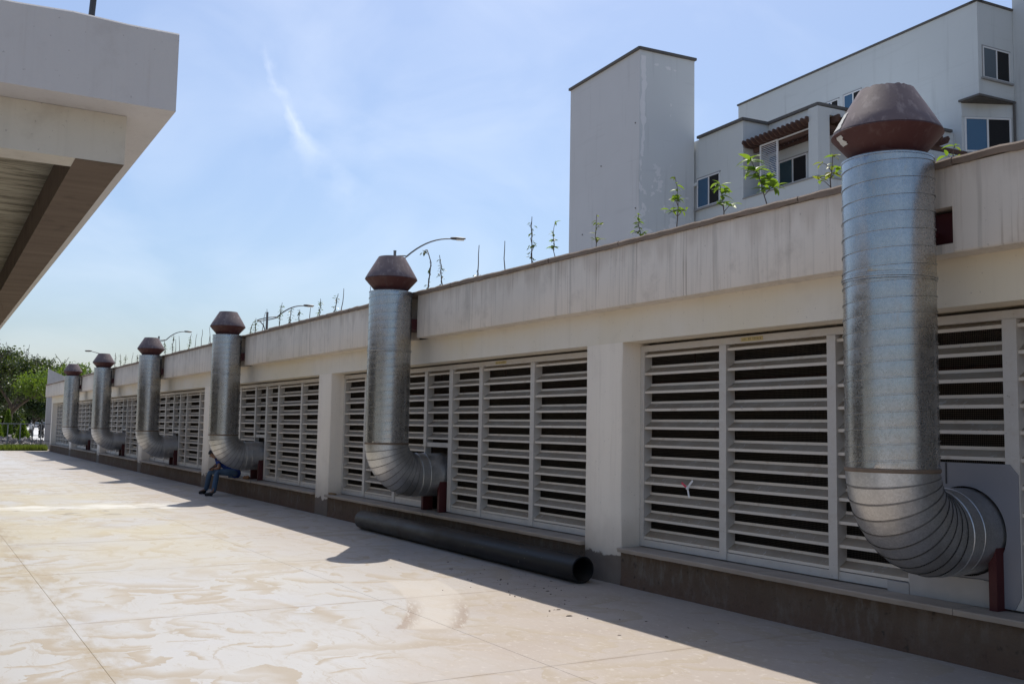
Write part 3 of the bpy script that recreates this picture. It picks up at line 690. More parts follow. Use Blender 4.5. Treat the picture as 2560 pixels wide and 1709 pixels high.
for i, dx in enumerate(DUCT):
    t_ = thing('exhaust_duct', dlabels[i], 'duct', (dx, DY, 0), 0, 'exhaust ducts along the louvred wall')
    if i in (0, 1) or 'low' not in meshes:
        meshes['low'] = spiral_pipe(DZ + BR, 2.86, 0.118, 10 + i).mesh('pipe_section'); meshes['up'] = spiral_pipe(2.86, 3.765, 0.125, 20 + i).mesh('pipe_section')
        for q in ('low', 'up'): meshes[q].materials.append(MAT['galv']); shade(meshes[q], 40)
    put('pipe_section', meshes['low'], None, t_, rotz=0); put('pipe_section', meshes['up'], None, t_)
    if 'collar' not in meshes:
        b = MB(); b.lathe([(DR, 2.835), (DR + .008, 2.84), (DR + .008, 2.85), (DR + .014, 2.855), (DR + .014, 2.868), (DR + .006, 2.872), (DR + .006, 2.885), (DR, 2.89)], 56); meshes['collar'] = b.mesh('collar'); meshes['collar'].materials.append(MAT['galv']); shade(meshes['collar'], 40)
        b = MB(); b.lathe([(DR - .002, 3.75), (DR + .006, 3.755), (DR + .006, 3.768), (DR - .004, 3.768), (DR - .01, 3.755), (0.22, 3.75)], 56); meshes['rim'] = b.mesh('top_rim'); meshes['rim'].materials.append(MAT['galv']); shade(meshes['rim'], 40)
        b = MB(); b.lathe([(DR + .001, DZ + BR - 0.02), (DR + .009, DZ + BR - 0.012), (DR + .009, DZ + BR + 0.008), (DR + .001, DZ + BR + 0.012)], 56); meshes['ering'] = b.mesh('joint_ring'); meshes['ering'].materials.append(MAT['rust']); shade(meshes['ering'], 40)
        b = MB(); b.lathe([(0.255, 3.74), (0.262, 3.80), (0.405, 3.965), (0.400, 3.972), (0.39, 3.972)], 56); meshes['capl'] = b.mesh('cap_skirt'); meshes['capl'].materials.append(MAT['cap_low']); shade(meshes['capl'], 30)
        for key, seed in (('capt0', 3), ('capt', 5)):
            rn = random.Random(seed); b = MB(); n = 72; rows = []
            for r_, z_ in ((0.401, 3.974), (0.398, 3.985), (0.345, 4.08), (0.28, 4.19), (0.205, 4.315), (0.195, 4.313), (0.25, 4.2)):
                rows.append([(r_ * math.cos(2 * math.pi * j / n), r_ * math.sin(2 * math.pi * j / n), z_ + (rn.uniform(-0.006, 0.004) if 4.31 < z_ and key == 'capt0' else 0)) for j in range(n)])
            b.rings(rows); meshes[key] = b.mesh('cap_hood'); meshes[key].materials.append(MAT['cap_top']); shade(meshes[key], 30)
        # lobster-back elbow: gores turning from vertical to horizontal (+Y)
        NG = 10; meshes['gore'] = []
        def circ(phi, rad, n=48):
            cy = BR - BR * math.cos(phi); cz = DZ + BR - BR * math.sin(phi); ry, rz = math.cos(phi), math.sin(phi)
            return [(rad * math.cos(2*math.pi*j/n), cy + rad * math.sin(2*math.pi*j/n) * ry, cz + rad * math.sin(2*math.pi*j/n) * rz) for j in range(n)]
        for q in range(NG):
            p0, p1 = math.pi / 2 * q / NG, math.pi / 2 * (q + 1) / NG; e = 0.013
            b = MB(); b.rings([circ(p0 + 0.001, DR + 0.005), circ(p0 + e, DR + 0.0055), circ(p0 + e * 1.4, DR), circ((p0 + p1) / 2, DR - 0.0006), circ(p1, DR)])
            me = b.mesh('elbow_gore'); me.materials.append(MAT['galv_elbow']); me.materials.append(MAT['seam']); shade(me, 25)
            for pi_ in range(96): me.polygons[pi_].material_index = 1
            meshes['gore'].append(me)
        b = MB(); n = 48; rr = [[(rad * math.cos(2*math.pi*j/n), yy, DZ + rad * math.sin(2*math.pi*j/n)) for j in range(n)] for rad, yy in ((DR, BR), (DR + .005, BR + .005), (DR + .005, BR + .012), (DR, BR + .016), (DR, BR + .13), (DR + .004, BR + .134), (DR + .004, BR + .142), (DR, BR + .146), (DR, 1.15))]
        b.rings(rr); meshes['stub'] = b.mesh('inlet_pipe'); meshes['stub'].materials.append(MAT['galv_elbow']); shade(meshes['stub'], 35)
        b = MB(); b.prism([(0.25, 0.413), (0.315, 0.413), (0.315, DZ - 0.09), (0.295, DZ - 0.15), (0.25, DZ - 0.215)], 'y', 0.76, 0.93); meshes['sup'] = b.mesh('saddle_plate'); meshes['sup'].materials.append(MAT['red'])
        b = MB(); b.prism([(-0.315, 0.413), (-0.25, 0.413), (-0.25, DZ - 0.215), (-0.295, DZ - 0.15), (-0.315, DZ - 0.09)], 'y', 0.76, 0.93); meshes['sup2'] = b.mesh('saddle_plate'); meshes['sup2'].materials.append(MAT['red'])
        b = MB(); b.box(-0.20, 0.16, 0.585, 0.615, 3.17, 3.41); b.box(-0.20, 0.13, 0.30, 0.59, 3.20, 3.24); b.box(-0.20, 0.13, 0.30, 0.59, 3.33, 3.37); b.box(0.10, 0.13, 0.30, 0.59, 3.241, 3.329)
        meshes['brk'] = b.mesh('wall_bracket'); meshes['brk'].materials.append(MAT['red'])
        b = MB(); b.box(-0.20, 0.255, 0.46, 0.60, 3.17, 3.40); b.box(-0.2, 0.1, 0.30, 0.47, 3.22, 3.26); meshes['brk0'] = b.mesh('wall_bracket'); meshes['brk0'].materials.append(MAT['red'])
    put('collar', meshes['collar'], None, t_); put('top_rim', meshes['rim'], None, t_); put('joint_ring', meshes['ering'], None, t_)
    put('cap_skirt', meshes['capl'], None, t_); put('cap_hood', meshes['capt0' if i == 0 else 'capt'], None, t_)
    el = bpy.data.objects.new('elbow', None); COL.objects.link(el); el.parent = t_
    for me in meshes['gore']: put('elbow_gore', me, None, el)
    put('inlet_pipe', meshes['stub'], None, t_); put('saddle_plate', meshes['sup'], None, t_)
    if i: put('saddle_plate', meshes['sup2'], None, t_)
    put('wall_bracket', meshes['brk0' if i == 0 else 'brk'], None, t_)
    if i == 0:
        def label_on(r0, z0, r1, z1, a0, a1, seed):
            rn = random.Random(seed); b = MB(); rows = []; n = 6; m_ = 8
            for q in range(m_ + 1):
                f_ = q / m_; r_ = r0 + (r1 - r0) * f_ + 0.004; z_ = z0 + (z1 - z0) * f_; e0 = a0 + rn.uniform(-0.02, 0.03) + 0.05 * f_; e1 = a1 + rn.uniform(-0.06, 0.02)
                rows.append([((r_ + rn.uniform(0, .003)) * math.cos(e0 + (e1 - e0) * k / n), (r_ + rn.uniform(0, .003)) * math.sin(e0 + (e1 - e0) * k / n), z_) for k in range(n + 1)])
            b.rings(rows, cyc=False); return b
        label_on(0.394, 3.992, 0.315, 4.132, R(235), R(252), 1).build('torn_label', MAT['paper'], t_)
        label_on(0.330, 3.878, 0.386, 3.943, R(238), R(253), 2).build('torn_label', MAT['paper'], t_)

# ================================================================== the canopy on the left
CZ = 3.6; ang = R(-0.75)
CB = thing('canopy_building', 'pale concrete canopy roof overhanging the pavement at the upper left', 'building', (-6.18, 1.28, 0), ang)
cb = lambda mb, name, mat: mb.build(name, mat, CB)
def ragged_box(x0, x1, y0, y1, z0, z1):
    b = MB(); n = 40; ys = [y1 - (y1 - y0) * k / n for k in range(n + 1)]; j = [random.uniform(-0.012, 0.006) * (0.3 + min(1, abs(y) / 0.8)) for y in ys]
    rows = [[(x0, y, z1) for y in ys], [(x1 - 0.01, y, z1 + j[k]) for k, y in enumerate(ys)], [(x1, y, z1 - 0.012 + j[k]) for k, y in enumerate(ys)], [(x1, y, z0) for y in ys], [(x0, y, z0) for y in ys]]
    b.rings(rows, cyc=False); b.add([(x0, y1, z0), (x1, y1, z0), (x1, y1, z1 - 0.012 + j[0]), (x1 - 0.01, y1, z1 + j[0]), (x0, y1, z1)], [(0, 1, 2, 3, 4)])
    b.add([(x0, y0, z0), (x1, y0, z0), (x1, y0, z1), (x0, y0, z1)], [(0, 1, 2, 3)]); return b
cb(ragged_box(-36, 0, -12, 0, CZ, CZ + 0.498), 'fascia', MAT['canopy'])
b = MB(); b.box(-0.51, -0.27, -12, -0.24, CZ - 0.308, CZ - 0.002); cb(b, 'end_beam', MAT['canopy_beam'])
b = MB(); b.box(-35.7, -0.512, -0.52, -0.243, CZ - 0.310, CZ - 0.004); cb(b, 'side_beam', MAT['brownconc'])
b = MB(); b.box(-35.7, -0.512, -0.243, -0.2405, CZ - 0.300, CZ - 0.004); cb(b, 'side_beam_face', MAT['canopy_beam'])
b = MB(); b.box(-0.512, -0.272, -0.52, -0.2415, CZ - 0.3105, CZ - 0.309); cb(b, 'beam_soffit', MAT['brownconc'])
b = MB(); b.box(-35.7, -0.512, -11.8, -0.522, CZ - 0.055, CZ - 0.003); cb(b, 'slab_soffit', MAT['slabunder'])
for xx in (-9, -18, -27, -35):
    b = MB(); b.box(xx - 0.25, xx + 0.25, -4.2, -3.7, 0, CZ - 0.056); cb(b, 'column', MAT['canopy_beam'])
b = MB(); b.box(-35.6, -9, -11.7, -11.4, 0, CZ - 0.056); cb(b, 'back_wall', MAT['canopy_beam'])
b = MB(); b.tube([(-0.22, -0.485, 4.08), (-0.20, -0.475, 4.31)], 0.019, 10); cb(b, 'rebar_stub', MAT['lampdark'])

# ================================================================== background buildings (own axes, turned 5 degrees)
TH = R(5.0)
def bgbox(b, a0, a1, b0, b1, z0, z1): return b.box(a0, a1, b0, b1, z0, z1)
ROT = -TH      # a -> U=(cos,-sin), b -> V=(sin,cos)
def bgthing(name, label, a, bb):
    ux, uy = math.cos(TH), -math.sin(TH); vx, vy = math.sin(TH), math.cos(TH)
    o = thing(name, label, 'building', (a*ux + bb*vx, a*uy + bb*vy, 0), ROT); o['off'] = 0; del o['off']; return o, a, bb
def shifted(mb, a, bb): mb.v = [(p[0] - a, p[1] - bb, p[2]) for p in mb.v]; return mb
def part(root, mb, name, mat, parent=None, smooth=None):
    o, a, bb = root; return shifted(mb, a, bb).build(name, mat, parent or o, smooth)
def trim_path(root, pts, z, w_=0.10, h=0.12, inset=0.35):
    """roof trim: a band running along the roof outline, one piece per side"""
    for (p, q) in zip(pts[:-1], pts[1:]):
        a0, a1 = min(p[0], q[0]), max(p[0], q[0]); b0, b1 = min(p[1], q[1]), max(p[1], q[1])
        mb = MB()
        if a1 - a0 > b1 - b0: mb.box(a0 - 0.06, a1 + 0.06, b0 - w_, b0 + inset, z + 0.002, z + h)
        else: mb.box(a1 - inset, a1 + w_, b0 - 0.06, b1 + 0.06, z + 0.0035, z + h - 0.004)
        part(root, mb, 'roof_trim', MAT['bg_trim'])
def window(root, plane, c, u0, u1, z0, z1, pane, frac=0.52, sill=True, outn=-1, open_right=True):
    """sliding window: frame, tinted pane, dark opening; plane 'b' (front) or 'a' (side, faces +a)"""
    o = root[0]
    def bx(u_0, u_1, d0, d1, z_0, z_1):
        mb = MB()
        if plane == 'b': mb.box(u_0, u_1, c + outn * d1, c + outn * d0, z_0, z_1)
        else: mb.box(c - outn * d0, c - outn * d1, u_0, u_1, z_0, z_1)
        return mb
    def join(*bs):
        r_ = MB()
        for q in bs: r_.add(q.v, q.f)
        return r_
    fr = part(root, join(bx(u0, u1, 0.0, 0.03, z1 - 0.06, z1), bx(u0, u1, 0.0, 0.03, z0, z0 + 0.06), bx(u0, u0 + 0.06, 0.001, 0.031, z0, z1), bx(u1 - 0.06, u1, 0.001, 0.031, z0, z1),
              bx(u0 + (u1 - u0) * frac - 0.035, u0 + (u1 - u0) * frac + 0.035, 0.002, 0.034, z0 + 0.05, z1 - 0.05)), 'window', MAT['white'])
    m_ = u0 + (u1 - u0) * frac
    for nm, q, mt in (('pane', bx(u0 + 0.05, m_ - 0.03, 0.004, 0.016, z0 + 0.05, z1 - 0.05), pane), ('opening', bx(m_ + 0.03, u1 - 0.05, 0.003, 0.008, z0 + 0.05, z1 - 0.05), MAT['opening'])):
        k = part(root, q, nm, mt, fr)
    if sill: part(root, bx(u0 - 0.12, u1 + 0.12, -0.02, 0.12, z0 - 0.09, z0 - 0.01), 'window_sill', MAT['bg_trim'] if False else simple_sill)
    part(root, join(bx(u0 - 0.05, u1 + 0.05, 0.0, 0.02, z1, z1 + 0.05), bx(u0 - 0.05, u0, 0.0, 0.02, z0, z1)), 'window_reveal', simple_sill, fr)
simple_sill = simple('grey_sill_concrete', (0.30, 0.30, 0.30), 0.9)  # mid-grey concrete for sills, window surrounds and balcony coping

TW = bgthing('stair_tower', 'tall windowless grey tower with peeling white paint patches', -36.6, 24.0)
mb = MB(); mb.box(-42.95, -36.64, 24.0, 27.0, 0, 18.80); part(TW, mb, 'wall', MAT['bg_tower'])
mb = MB(); mb.box(-36.64, -36.635, 24.004, 26.996, 0, 18.79); part(TW, mb, 'side_wall', MAT['bg_tower_lit_side'])
trim_path(TW, [(-42.95, 24.0), (-36.635, 24.0), (-36.635, 27.0)], 18.80)
# flaking white paint strips beside the corner and under the trim
rn = random.Random(11)
def flake(root, bc, zc, wb, hz, n=14, name='paint_patch'):
    pts = []
    for k in range(n):
        t_ = 2 * math.pi * k / n; q = rn.uniform(0.6, 1.1); pts.append((bc + wb * q * math.cos(t_), zc + hz * q * math.sin(t_)))
    mb = MB(); mb.prism(pts, 'x', -36.635, -36.631); part(root, mb, name, MAT['bg_white'])
zz = 18.55
strip = MB(); L_ = []; R_ = []
while zz > 13.9:
    c = 24.22 + 0.03 * math.sin(zz * 3) + rn.uniform(-0.02, 0.02) - 0.02 * (18.5 - zz) / 2; h = (0.12 if zz > 15.5 else 0.07) + rn.uniform(-0.04, 0.04)
    L_.append((c - h, zz)); R_.append((c + h, zz)); zz -= 0.16
strip.prism(L_ + R_[::-1], 'x', -36.635, -36.631); part(TW, strip, 'paint_patch', MAT['bg_white'])
for (bc, zc, wb, hz) in ((24.9, 18.25, 0.16, 0.07), (25.55, 18.2, 0.16, 0.10), (25.9, 18.15, 0.10, 0.05), (24.08, 13.6, 0.06, 0.22), (24.22, 11.7, 0.09, 0.16), (24.75, 12.3, 0.14, 0.08), (25.35, 11.65, 0.08, 0.18), (26.6, 12.3, 0.12, 0.06), (24.04, 10.4, 0.04, 0.6), (24.4, 10.55, 0.32, 0.16), (25.2, 10.45, 0.1, 0.12), (26.2, 10.2, 0.14, 0.10), (26.85, 10.5, 0.09, 0.14), (24.8, 9.9, 0.1, 0.14), (25.6, 9.6, 0.16, 0.06), (25.7, 16.5, 0.04, 0.08), (25.68, 16.0, 0.03, 0.06), (24.1, 12.9, 0.03, 0.14), (24.7, 12.6, 0.05, 0.10)): flake(TW, bc, zc, wb, hz)
for (a_, z_) in ((-36.95, 15.5), (-39.9, 14.2), (-41.6, 11.2), (-40.0, 9.6), (-36.9, 11.6)):
    mb = MB(); mb.lathe([(0.035, 0), (0.03, 0.03), (0, 0.032)], 8); mb.v = [(a_ + p[0], 24.0 - p[2], z_ + p[1]) for p in mb.v]; part(TW, mb, 'fixing_hole', MAT['bg_trim'])

AB = bgthing('apartment_block', 'stepped pale apartment block with brown pergola balcony and blue sliding windows', -33.2, 27.0)
mb = MB(); mb.box(-36.30, -33.2, 27.02, 36.2, 0, 15.04); mb.box(-37.2, -36.302, 27.10, 36.0, 0, 15.03); part(AB, mb, 'wall', MAT['bg_wall'])
trim_path(AB, [(-36.3, 27.02), (-33.2, 27.02), (-33.2, 28.4), ], 15.04)
mb = MB(); mb.box(-37.2, -36.35, 26.98, 27.3, 12.9, 13.05); part(AB, mb, 'ledge', MAT['bg_wall'])
window(AB, 'b', 27.02, -36.42, -34.78, 11.80, 13.17, MAT['glass_blue'], 0.52)
# fascia block over the balcony
mb = MB(); mb.box(-33.198, -30.17, 28.4, 36.2, 0, 15.045); part(AB, mb, 'wall', MAT['bg_wall'])
trim_path(AB, [(-33.2, 28.4), (-30.17, 28.4), (-30.17, 36.0)], 15.046)
mb = MB(); mb.box(-33.198, -28.72, 27.0, 27.18, 0, 11.60); mb.box(-28.9, -28.715, 27.182, 36.2, 0, 11.60); part(AB, mb, 'balcony_parapet', MAT['bg_wall'])
mb = MB(); mb.box(-33.198, -28.9, 27.182, 28.4, 10.4, 10.6); part(AB, mb, 'balcony_floor', MAT['bg_wall'])
mb = MB(); mb.box(-33.198, -28.70, 26.96, 27.22, 11.602, 11.65); mb.box(-28.92, -28.69, 27.222, 36.2, 11.602, 11.648); part(AB, mb, 'balcony_coping', simple_sill)
mb = MB(); mb.box(-29.23, -28.715, 27.002, 27.6, 11.652, 14.40); part(AB, mb, 'balcony_pillar', MAT['bg_wall'])
mb = MB(); mb.box(-30.17, -28.72, 27.602, 28.398, 14.12, 14.40); part(AB, mb, 'pillar_head', MAT['bg_wall'])
window(AB, 'b', 28.4, -32.53, -30.82, 12.14, 13.24, MAT['glass_teal'], 0.5)
# pergola: front and back beams with scalloped rafters
mb = MB(); mb.box(-33.0, -29.25, 27.40, 27.52, 13.62, 13.80); part(AB, mb, 'pergola_beam', MAT['wood'])
mb = MB(); mb.box(-33.19, -30.2, 28.26, 28.38, 13.72, 13.86); part(AB, mb, 'pergola_beam', MAT['wood'])
rp = [(26.85, 13.98), (26.88, 14.10), (27.02, 14.09), (28.38, 14.07), (28.38, 13.87), (27.4, 13.805), (27.05, 13.82)]
raf = None
for k in range(15):
    a_ = -33.10 + k * 0.272
    mb = MB(); mb.prism(rp, 'x', a_, a_ + 0.085); part(AB, mb, 'rafter', MAT['wood'])
mb = MB(); mb.box(-29.0, -28.88, 27.7, 35.5, 13.62, 13.80); part(AB, mb, 'pergola_beam', MAT['wood'])
for k in range(16):
    b_ = 27.75 + k * 0.40
    mb = MB(); mb.prism([(-28.35, 13.98), (-28.40, 14.10), (-28.55, 14.09), (-30.15, 14.07), (-30.15, 13.87), (-28.8, 13.805), (-28.45, 13.82)], 'y', b_, b_ + 0.085); part(AB, mb, 'rafter', MAT['wood'])
# sliding shutter
sh = part(AB, (lambda m: (m.box(-32.47, -32.41, 27.30, 27.36, 11.65, 13.80), m.box(-31.43, -31.36, 27.30, 27.36, 11.65, 13.80), m.box(-32.41, -31.43, 27.30, 27.36, 13.74, 13.80), m)[-1])(MB()), 'shutter', MAT['white'])
for k in range(27):
    z_ = 11.70 + k * 0.075; mb = MB(); mb.prism([(27.31, z_), (27.32, z_), (27.36, z_ + 0.045), (27.35, z_ + 0.045)], 'x', -32.41, -31.43); part(AB, mb, 'shutter_slat', MAT['shutter'], sh)
mb = MB(); mb.box(-33.1, -32.62, 28.36, 28.395, 11.0, 13.6); part(AB, mb, 'glass_door', MAT['glass_blue'])
mb = MB(); mb.box(-31.36, -29.4, 27.32, 27.37, 13.74, 13.79); part(AB, mb, 'shutter_rail', MAT['white'])
# taller block behind
mb = MB(); mb.box(-44.9, -28.8, 36.2, 48, 16.36, 20.54)
ch = [(-44.9, 36.202), (-29.72, 36.202), (-28.802, 38.38), (-28.802, 48), (-44.9, 48)]
mb.prism(ch, 'z', 0, 16.36); part(AB, mb, 'wall', MAT['bg_wall'])
trim_path(AB, [(-44.9, 36.2), (-28.8, 36.2), (-28.8, 48)], 20.54, 0.06, 0.10)
mb = MB(); mb.box(-29.80, -28.72, 36.12, 36.20, 16.33, 16.42); mb.box(-28.80, -28.72, 36.2, 38.5, 16.331, 16.419); part(AB, mb, 'drip_edge', MAT['bg_trim'])
mb = MB(); mb.prism([(-29.72, 36.19), (-28.79, 36.19), (-28.79, 38.38)], 'z', 16.28, 16.328); part(AB, mb, 'corner_soffit', simple('dark_soffit', (0.10, 0.09, 0.08), 0.9))  # soffit triangle coloured much darker than the walls
window(AB, 'b', 36.2, -38.14, -37.0, 17.9, 18.65, MAT['glass_blue'], 0.55, False)
window(AB, 'b', 36.2, -36.65, -35.5, 17.4, 18.69, MAT['glass_blue'], 0.55, False)
window(AB, 'a', -28.8, 36.48, 38.2, 17.20, 18.60, MAT['glass_grey'], 0.50)
# window in the cut-off corner
p0 = Vector((-29.72, 36.2, 0)); p1 = Vector((-28.8, 38.38, 0)); dr = (p1 - p0).normalized(); nn = Vector((dr.y, -dr.x, 0))
def cbox(u0, u1, d0, d1, z0, z1, mb=None):
    mb = mb or MB(); q = MB(); q.box(u0, u1, d0, d1, z0, z1); return mb.add([tuple(p0 + dr * p[0] + nn * p[1] + Vector((0, 0, p[2]))) for p in q.v], q.f)
cwm = MB()
for (u0, u1, z0, z1) in ((0.12, 2.22, 15.58, 15.66), (0.12, 2.22, 14.10, 14.18), (0.12, 0.20, 14.18, 15.58), (2.14, 2.22, 14.18, 15.58), (1.12, 1.20, 14.18, 15.58)): cbox(u0, u1, 0.0, 0.05, z0, z1, cwm)
cw = part(AB, cwm, 'window', MAT['white'])
part(AB, cbox(0.20, 1.12, 0.005, 0.02, 14.18, 15.58), 'pane', MAT['glass_blue'], cw); part(AB, cbox(1.20, 2.14, 0.005, 0.015, 14.18, 15.58), 'opening', MAT['opening'], cw)
part(AB, cbox(0.02, 2.32, 0.0, 0.14, 13.95, 14.05), 'window_sill', simple_sill); part(AB, cbox(0.0, 2.36, 0.0, 0.03, 15.68, 16.0), 'window_head', MAT['bg_wall'])
mb = MB(); mb.lathe([(0.05, 10), (0.05, 16.3)], 10, (-28.72, 38.32, 0)); part(AB, mb, 'downpipe', MAT['bg_trim'])
RT = bgthing('corner_tower', 'plain pale tower wall cut by the right edge of the photo', -28.7, 38.4)
mb = MB(); mb.box(-28.79, -18, 38.45, 46, 0, 24); part(RT, mb, 'wall', MAT['bg_wall']); 
mb = MB(); mb.box(-28.85, -17.9, 38.35, 46, 24.002, 24.12); part(RT, mb, 'roof_trim', MAT['bg_trim'])

# ================================================================== things on the pavement
# long black plastic pipe lying along the wall
BP = Vector((-9.25, 6.53, 0.152)); BQ = Vector((-15.75, 6.60, 0.152)); ro, ri = 0.150, 0.128
b = MB(); n = 40; dvec = (BQ - BP).normalized(); sx = dvec.cross(Vector((0, 0, 1))).normalized()
def pring(t_, r_): 
    c = BP + (BQ - BP) * t_; return [tuple(c + (sx * math.cos(2*math.pi*j/n) + Vector((0, 0, 1)) * math.sin(2*math.pi*j/n)) * r_ - BP) for j in range(n)]
b.rings([pring(0.9, ri), pring(0.001, ri), pring(0, ri + 0.003), pring(0, ro - 0.004), pring(0.0008, ro), pring(0.3, ro), pring(0.52, ro + 0.001), pring(0.53, ro + 0.007), pring(0.545, ro + 0.007), pring(0.555, ro), pring(0.999, ro), pring(1, ro - 0.004), pring(1, ri), pring(0.9, ri)])
tag(b.build('black_pipe', MAT['pvc'], None, 35, loc=tuple(BP)), 'long dusty black plastic pipe lying on the pavement along the plinth', 'pipe')
# offcut of wood on the sill, scrap by the person, ribbon on a slat
b = MB(); b.rings([[(-0.09, -0.03, 0), (0.09, -0.02, 0), (0.1, 0.03, 0), (-0.085, 0.035, 0)], [(-0.09, -0.03, 0.035), (0.09, -0.02, 0.03), (0.1, 0.03, 0.03), (-0.085, 0.035, 0.036)]], True, True)
tag(b.build('wood_offcut', simple('raw_timber', (0.23, 0.15, 0.08), 0.9, 0, 0.3, 30), None, loc=(-17.90, 6.87, 0.416), rotz=0.2), 'small brown wood offcut on the sill beside the second pillar', 'offcut')
b = MB(); b.rings([[(0.11*math.cos(a), 0.075*math.sin(a), 0) for a in np.linspace(0, 2*math.pi, 12, endpoint=False)], [(0.12*math.cos(a), 0.085*math.sin(a), 0.03 + 0.01*math.sin(3*a)) for a in np.linspace(0, 2*math.pi, 12, endpoint=False)], [(0.06*math.cos(a), 0.05*math.sin(a), 0.07 + 0.012*math.sin(5*a)) for a in np.linspace(0, 2*math.pi, 12, endpoint=False)]], True, True)
tag(b.build('food_parcel', simple('brown_paper_parcel', (0.30, 0.14, 0.05), 0.8, 0, 0.4, 20), None, 60, loc=(-23.70, 6.93, 0.414)), 'crumpled brown food parcel on the sill beside the seated person', 'parcel')
rb = thing('plastic_ribbon', 'knotted white and red plastic ribbon tied to a louvre slat', 'ribbon', (-8.13, 7.09, 1.11))
mred = simple('red_white_tape', (0.62, 0.05, 0.10), 0.5); mwh = simple('white_tape', (0.72, 0.72, 0.72), 0.5)
def strip_(pts, wd, nrm):
    b = MB(); L_ = [tuple(Vector(p) + Vector(nrm) * wd) for p in pts]; R_ = [tuple(Vector(p) - Vector(nrm) * wd) for p in pts]; b.rings([L_, R_], cyc=False); o = [tuple(Vector(p) + Vector((0, -0.002, 0))) for p in L_]; o2 = [tuple(Vector(p) + Vector((0, -0.002, 0))) for p in R_]; b.rings([o, o2], cyc=False); return b
strip_([(0, -0.01, 0), (0.03, -0.012, 0.04), (0.075, -0.006, 0.085)], 0.012, (0.7, 0, -0.7)).build('tail', mwh, rb); strip_([(0, -0.011, 0), (-0.04, -0.015, 0.025), (-0.10, -0.008, 0.055)], 0.012, (0.5, 0, 0.8)).build('tail', mred, rb); strip_([(0, -0.011, 0), (0.02, -0.018, -0.045), (0.035, -0.02, -0.095)], 0.013, (0.9, 0, 0.2)).build('tail', mwh, rb)
b = MB(); b.lathe([(0.004, -0.018), (0.018, -0.01), (0.019, 0.008), (0.005, 0.018)], 10, (0, -0.012, 0), (True, True)); b.build('knot', mwh, rb, 60)
# scattered grit and twigs near the pipe
b = MB(); rn = random.Random(4)
for k in range(70):
    x = rn.gauss(-9.2, 1.3); y = min(6.3, max(4.4, rn.gauss(5.75, 0.42))); s_ = rn.uniform(0.004, 0.009) if k % 6 else rn.uniform(0.009, 0.014); a = rn.uniform(0, 6.3); st_ = rn.choice((1, 1, 3))
    P4 = [(x + s_ * st_ * math.cos(a + q * math.pi / 2 + rn.uniform(-.3, .3)) * (1 if q % 2 == 0 else 1 / st_), y + s_ * st_ * math.sin(a + q * math.pi / 2) * (1 if q % 2 == 0 else 1 / st_)) for q in range(4)]
    b.rings([[(p[0], p[1], 0.0005) for p in P4], [(x + (p[0] - x) * 0.6, y + (p[1] - y) * 0.6, s_ * 0.8) for p in P4]], True, True)
gr = b.build('grit', simple('dark_grit', (0.10, 0.075, 0.055), 0.95, 0, 0.5, 20)); struct(gr, 'stuff'); tag(gr, 'dark grit and twigs scattered on the pavement near the black pipe', 'grit')
del gr['category']

# ------------------------------------------------------------------ people
def skin_mesh(name, mat, parent, verts, edges, radii, sub=2, root=0):
    me = bpy.data.meshes.new(name); me.from_pydata(verts, edges, []); me.update()
    o = put(name, me, None, parent)
    md = o.modifiers.new('skin', 'SKIN'); md.use_smooth_shade = True
    sv = me.skin_vertices[0].data if me.skin_vertices else None
    if sv is None:
        bm = bmesh.new(); bm.from_mesh(me); bm.verts.layers.skin.verify(); bm.to_mesh(me); bm.free(); sv = me.skin_vertices[0].data
    for i, r_ in enumerate(radii): sv[i].radius = (r_, r_) if not isinstance(r_, tuple) else r_; sv[i].use_root = (i == root)
    ss = o.modifiers.new('sub', 'SUBSURF'); ss.levels = sub; ss.render_levels = sub
    dg = bpy.context.evaluated_depsgraph_get(); em = bpy.data.meshes.new_from_object(o.evaluated_get(dg)); o.modifiers.clear(); o.data = em; bpy.data.meshes.remove(me)
    em.materials.clear(); em.materials.append(mat)
    for p in em.polygons: p.use_smooth = True
    return o
M_skin = simple('brown_skin', (0.20, 0.105, 0.065), 0.6, 0, 0.1, 12); M_hair = simple('black_hair', (0.008, 0.007, 0.007), 0.6); M_shirt = simple('blue_shirt', (0.012, 0.04, 0.20), 0.85, 0, 0.25, 14)
M_jean = simple('faded_blue_jeans', (0.055, 0.10, 0.17), 0.9, 0, 0.45, 9); M_shoe = simple('black_shoe', (0.008, 0.008, 0.010), 0.6); M_eye = simple('dark_eye', (0.01, 0.01, 0.01), 0.3)
PX = thing('person', 'seated person in blue shirt, jeans and black shoes looking down at a phone', 'person', (-24.2, 6.72, 0.412))
o0 = Vector((-24.2, 6.72, 0.412)); rel = lambda L: [tuple(Vector(p) - o0) for p in L]
hipN, hipF = (-24.08, 6.74, .54), (-24.30, 6.78, .54); knN, knF = (-24.17, 6.36, .57), (-24.60, 6.30, .55); anN, anF = (-23.92, 6.22, .11), (-24.76, 6.25, .11)
body_v = [(-24.20, 6.78, .56), (-24.28, 6.66, .70), (-24.40, 6.52, .82), (-24.50, 6.45, .875), (-24.56, 6.41, .91), (-24.62, 6.37, .955), (-24.66, 6.345, 1.0),   # pelvis..neck..head
          hipN, knN, anN, (-23.95, 6.10, .055), hipF, knF, anF, (-24.68, 6.08, .055),
          (-24.33, 6.40, .83), (-24.12, 6.40, .66), (-24.26, 6.30, .63), (-24.56, 6.55, .83), (-24.62, 6.38, .64), (-24.40, 6.27, .625)]
body_e = [(0, 1), (1, 2), (2, 3), (3, 4), (4, 5), (5, 6), (0, 7), (7, 8), (8, 9), (9, 10), (0, 11), (11, 12), (12, 13), (13, 14), (2, 15), (15, 16), (16, 17), (2, 18), (18, 19), (19, 20)]
body_r = [.085, .09, .085, .055, .055, .095, .085, .065, .048, .038, .030, .065, .048, .038, .030, .042, .042, .030, .042, .042, .030]
